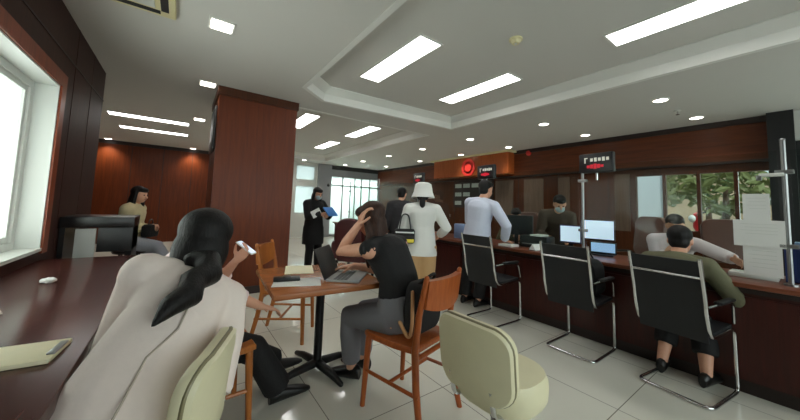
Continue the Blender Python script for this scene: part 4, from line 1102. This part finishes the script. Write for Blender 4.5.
# --- woman in black, standing, with a blue folder
loc = (2.02, 5.45, 0); rz = yaw_of(.35, -.95)
w = person('standing woman all in black with covered hair, holding a bright blue folder', loc, rz, 1.56, pel=(0, 0, .83), head=(-.1, .32, 0),
    hand_t={1: (.06, .25, 1.08), -1: (-.1, .24, 1.04)}, elb={1: (1, -.4, -.5), -1: (-1, -.4, -.5)}, foot_t={1: (.09, .0, .07), -1: (-.1, .04, .07)},
    top='blackcloth', topfat=.035, tophem=-.06, pants='blackcloth', pantfat=.012, style='long', mask='mask', vox=.014)
b = MB(); rr = [oval(w['Pv']+V((0, 0, a)), ww, ww*.8, V((1, 0, 0)), V((0, 1, 0)), 18) for a, ww in ((.14, .15), (0, .19), (-.15, .2), (-.3, .2))]; b.rings(rr); b.build('tunic_skirt', M['blackcloth'], w['t'])
t = thing('folder', 'bright blue folder held by the standing woman in black', 'folder', Matrix.Translation(loc) @ Matrix.Rotation(rz, 4, 'Z') @ V((-.06, .36, 1.13)), rz+.2)
MB().box((0, 0, 0), (.27, .02, .2), rot=(.75, 0, 0), bevel=.003).build('cover', M['blue'], t); MB().box((0, -.012, .0), (.255, .01, .19), rot=(.75, 0, 0)).build('pages', M['paper'], t)
tag(MB().box((0, 0, 0), (.2, .012, .13), bevel=.003).build('envelope', M['paper'], loc=Matrix.Translation(loc) @ Matrix.Rotation(rz, 4, 'Z') @ V((.16, .235, 1.1))), 'white envelope tucked under the arm of the woman in black', 'envelope').rotation_euler = (.3, .4, rz)

# --- woman in the white bucket hat
loc = (2.42, 2.84, 0); rz = yaw_of(.62, .78)
w = person('woman in a white bucket hat, white blouse and wide tan trousers, seen from behind', loc, rz, 1.53, pel=(0, 0, .82), head=(-.1, .05, 0),
    hand_t={1: (.24, .24, .92), -1: (-.19, .12, .8)}, elb={1: (.8, -.7, -.4), -1: (-.6, -.7, -.6)}, foot_t={1: (.1, .02, .07), -1: (-.1, .06, .07)},
    top='whitecloth', topfat=.026, tophem=-.06, pants='tan', pantfat=.024, flare=.035, style='bob', vox=.012)
k = w['k']; hc, hX, hY, hZ = w['hc'], w['hX'], w['hY'], w['hZ']; Rh = Matrix((hX, hY, hZ)).transposed()
b = MB(); b.lathe([(.001, .138), (.07, .134), (.1, .115), (.112, .06), (.118, .02), (.145, -.05), (.143, -.055), (.114, .012), (.106, .06), (.09, .105), (.001, .128)], hc+hZ*.0-hY*.005, 28, Rh); b.build('bucket_hat', M['whitecloth'], w['t'])
b = MB(); tie = hc-hY*.058*k-hZ*.03*k; b.tube([tie+hY*.03, tie-hY*.012, tie+V((0, -.03, -.08)), tie+V((0, -.025, -.17)), tie+V((0.01, -.03, -.27))], [.03, .036, .036, .026, .006], 12, round_cap=True); b.build('ponytail', M['hair'], w['t'])
b = MB(); rr = [oval(w['Pv']+V((0, 0, a)), ww, ww*.78, w['RH'], V((0, 1, 0)), 18) for a, ww in ((.12, .15), (0, .175), (-.1, .19), (-.13, .19))]; b.rings(rr); b.build('blouse_hem', M['whitecloth'], w['t'])
t = thing('tote_bag', 'black, white and yellow striped bag hanging at the hat woman\'s left side', 'bag', (2.19, 2.88, .92), rz)
b = MB(); pillow(b, .24, .17, .1, .03, Matrix.Rotation(PI/2, 4, 'X')); b.build('body', M['blackcloth'], t)
for z, m_, hh in ((.045, 'paper', .03), (-.005, 'black', .03), (-.05, 'yellow', .05)): MB().box((0, 0, z), (.225, .104, hh), bevel=.012).build('stripe', M[m_], t)
b = MB()
for y in (-.03, .03): b.tube(fil([(-.07, y, .08), (-.04, y, .26), (.04, y, .26), (.07, y, .08)], .06), .008, 8)
b.build('handle', M['black'], t)

# --- man in the dark suit behind her
loc = (3.08, 4.2, 0); rz = yaw_of(.3, .95)
person('man in a charcoal suit standing beyond the woman in the bucket hat', loc, rz, 1.58, pel=(0, 0, .85), head=(-.6, .2, 0), top='suit', topfat=.026, tophem=-.06, pants='suit', pantfat=.016, vox=.014, foot_t={1: (.09, 0, .07), -1: (-.09, .02, .07)})

# --- man in the pale blue shirt
loc = (3.24, 2.70, 0)
rz = yaw_of(.9, .1)
w = person('man in a pale blue-white shirt and black trousers leaning over the counter, seen from behind', loc, rz, 1.66, pel=(0.02, 0, .88), lean=(.08, .12), head=(-.2, .2, 0),
    hand_t={1: wl(3.5, 2.42, .88), -1: wl(3.48, 2.86, .88)}, elb={1: (1, -.5, .1), -1: (-1, -.3, .1)}, foot_t={1: wl(3.24, 2.63, .075), -1: wl(3.20, 2.83, .075)},
    top='bluewhite', topfat=.024, tophem=-.03, sleeve=1, pants='blackcloth', pantfat=.016, vox=.012, hands={1: dict(d=dl(.7, -.2, -.3), n=(0, 0, -1), side=(-1, 0, 0), curl=.3), -1: dict(d=dl(.7, 0, -.3), n=(0, 0, -1), side=(1, 0, 0), curl=.3)}, stocky=1.05)
# --- staff behind the counter
loc = (4.6, 2.93, 0); rz = yaw_of(-.9, -.3)
person('member of staff in olive behind the counter, left of the one in a light mask', loc, rz, 1.58, pel=(0, 0, .57), lean=(.2, 0), head=(.2, .35, 0), hand_t={1: (.14, .42, .86), -1: (-.16, .42, .86)}, foot_t={1: (.1, .35, .07), -1: (-.1, .35, .07)}, top='olive', topfat=.024, vox=.014)
loc = (4.55, 2.32, 0); rz = yaw_of(-.85, -.55)
person('member of staff in dark brown with a light face mask, bending over the counter', loc, rz, 1.6, pel=(0, 0, .86), lean=(.70, -.1), slump=.2, head=(.1, .5, 0), hand_t={1: (.12, .46, .9), -1: (-.16, .45, .9)}, foot_t={1: (.1, 0, .07), -1: (-.1, .02, .07)}, top='brownuni', topfat=.024, mask='mask', vox=.014)
loc = (4.72, 1.0, 0); rz = yaw_of(-.95, -.2)
person('member of staff in a pale lilac shirt reaching across the counter', loc, rz, 1.6, pel=(0, 0, .56), lean=(.35, -.06), head=(.1, .3, 0), hand_t={1: (.05, .36, .86), -1: W2L(loc, rz, (4.1, .36, .86))}, foot_t={1: (.1, .35, .07), -1: (-.1, .35, .07)}, top='lilac', topfat=.026, vox=.013)

# --- seated man in olive at the counter
loc = (3.05, .69, 0); rz = yaw_of(.99, -.05)
person('man with short black hair and olive shirt seated in the nearest visitor chair', loc, rz, 1.62, pel=(0, .05, .52), lean=(.68, 0), slump=.5, head=(.1, .3, 0), hand_t={1: wl(3.46, .48, .86), -1: wl(3.46, .78, .86)}, elb={1: (.6, -.6, -1), -1: (-.4, -.3, -1)}, hands={1: dict(d=(-.2, 1, -.25), n=(0, 0, -1), side=(-1, 0, 0), curl=.35), -1: dict(d=(.2, 1, -.25), n=(0, 0, -1), side=(1, 0, 0), curl=.35)},
    foot_t={1: wl(3.29, .52, .08), -1: wl(3.29, .78, .08)}, knee={1: (0, 1, .3), -1: (0, 1, .3)}, top='olive', topfat=.02, pants='blackcloth', pantlen=.62, pantfat=.02, vox=.012, sleeve=.95)
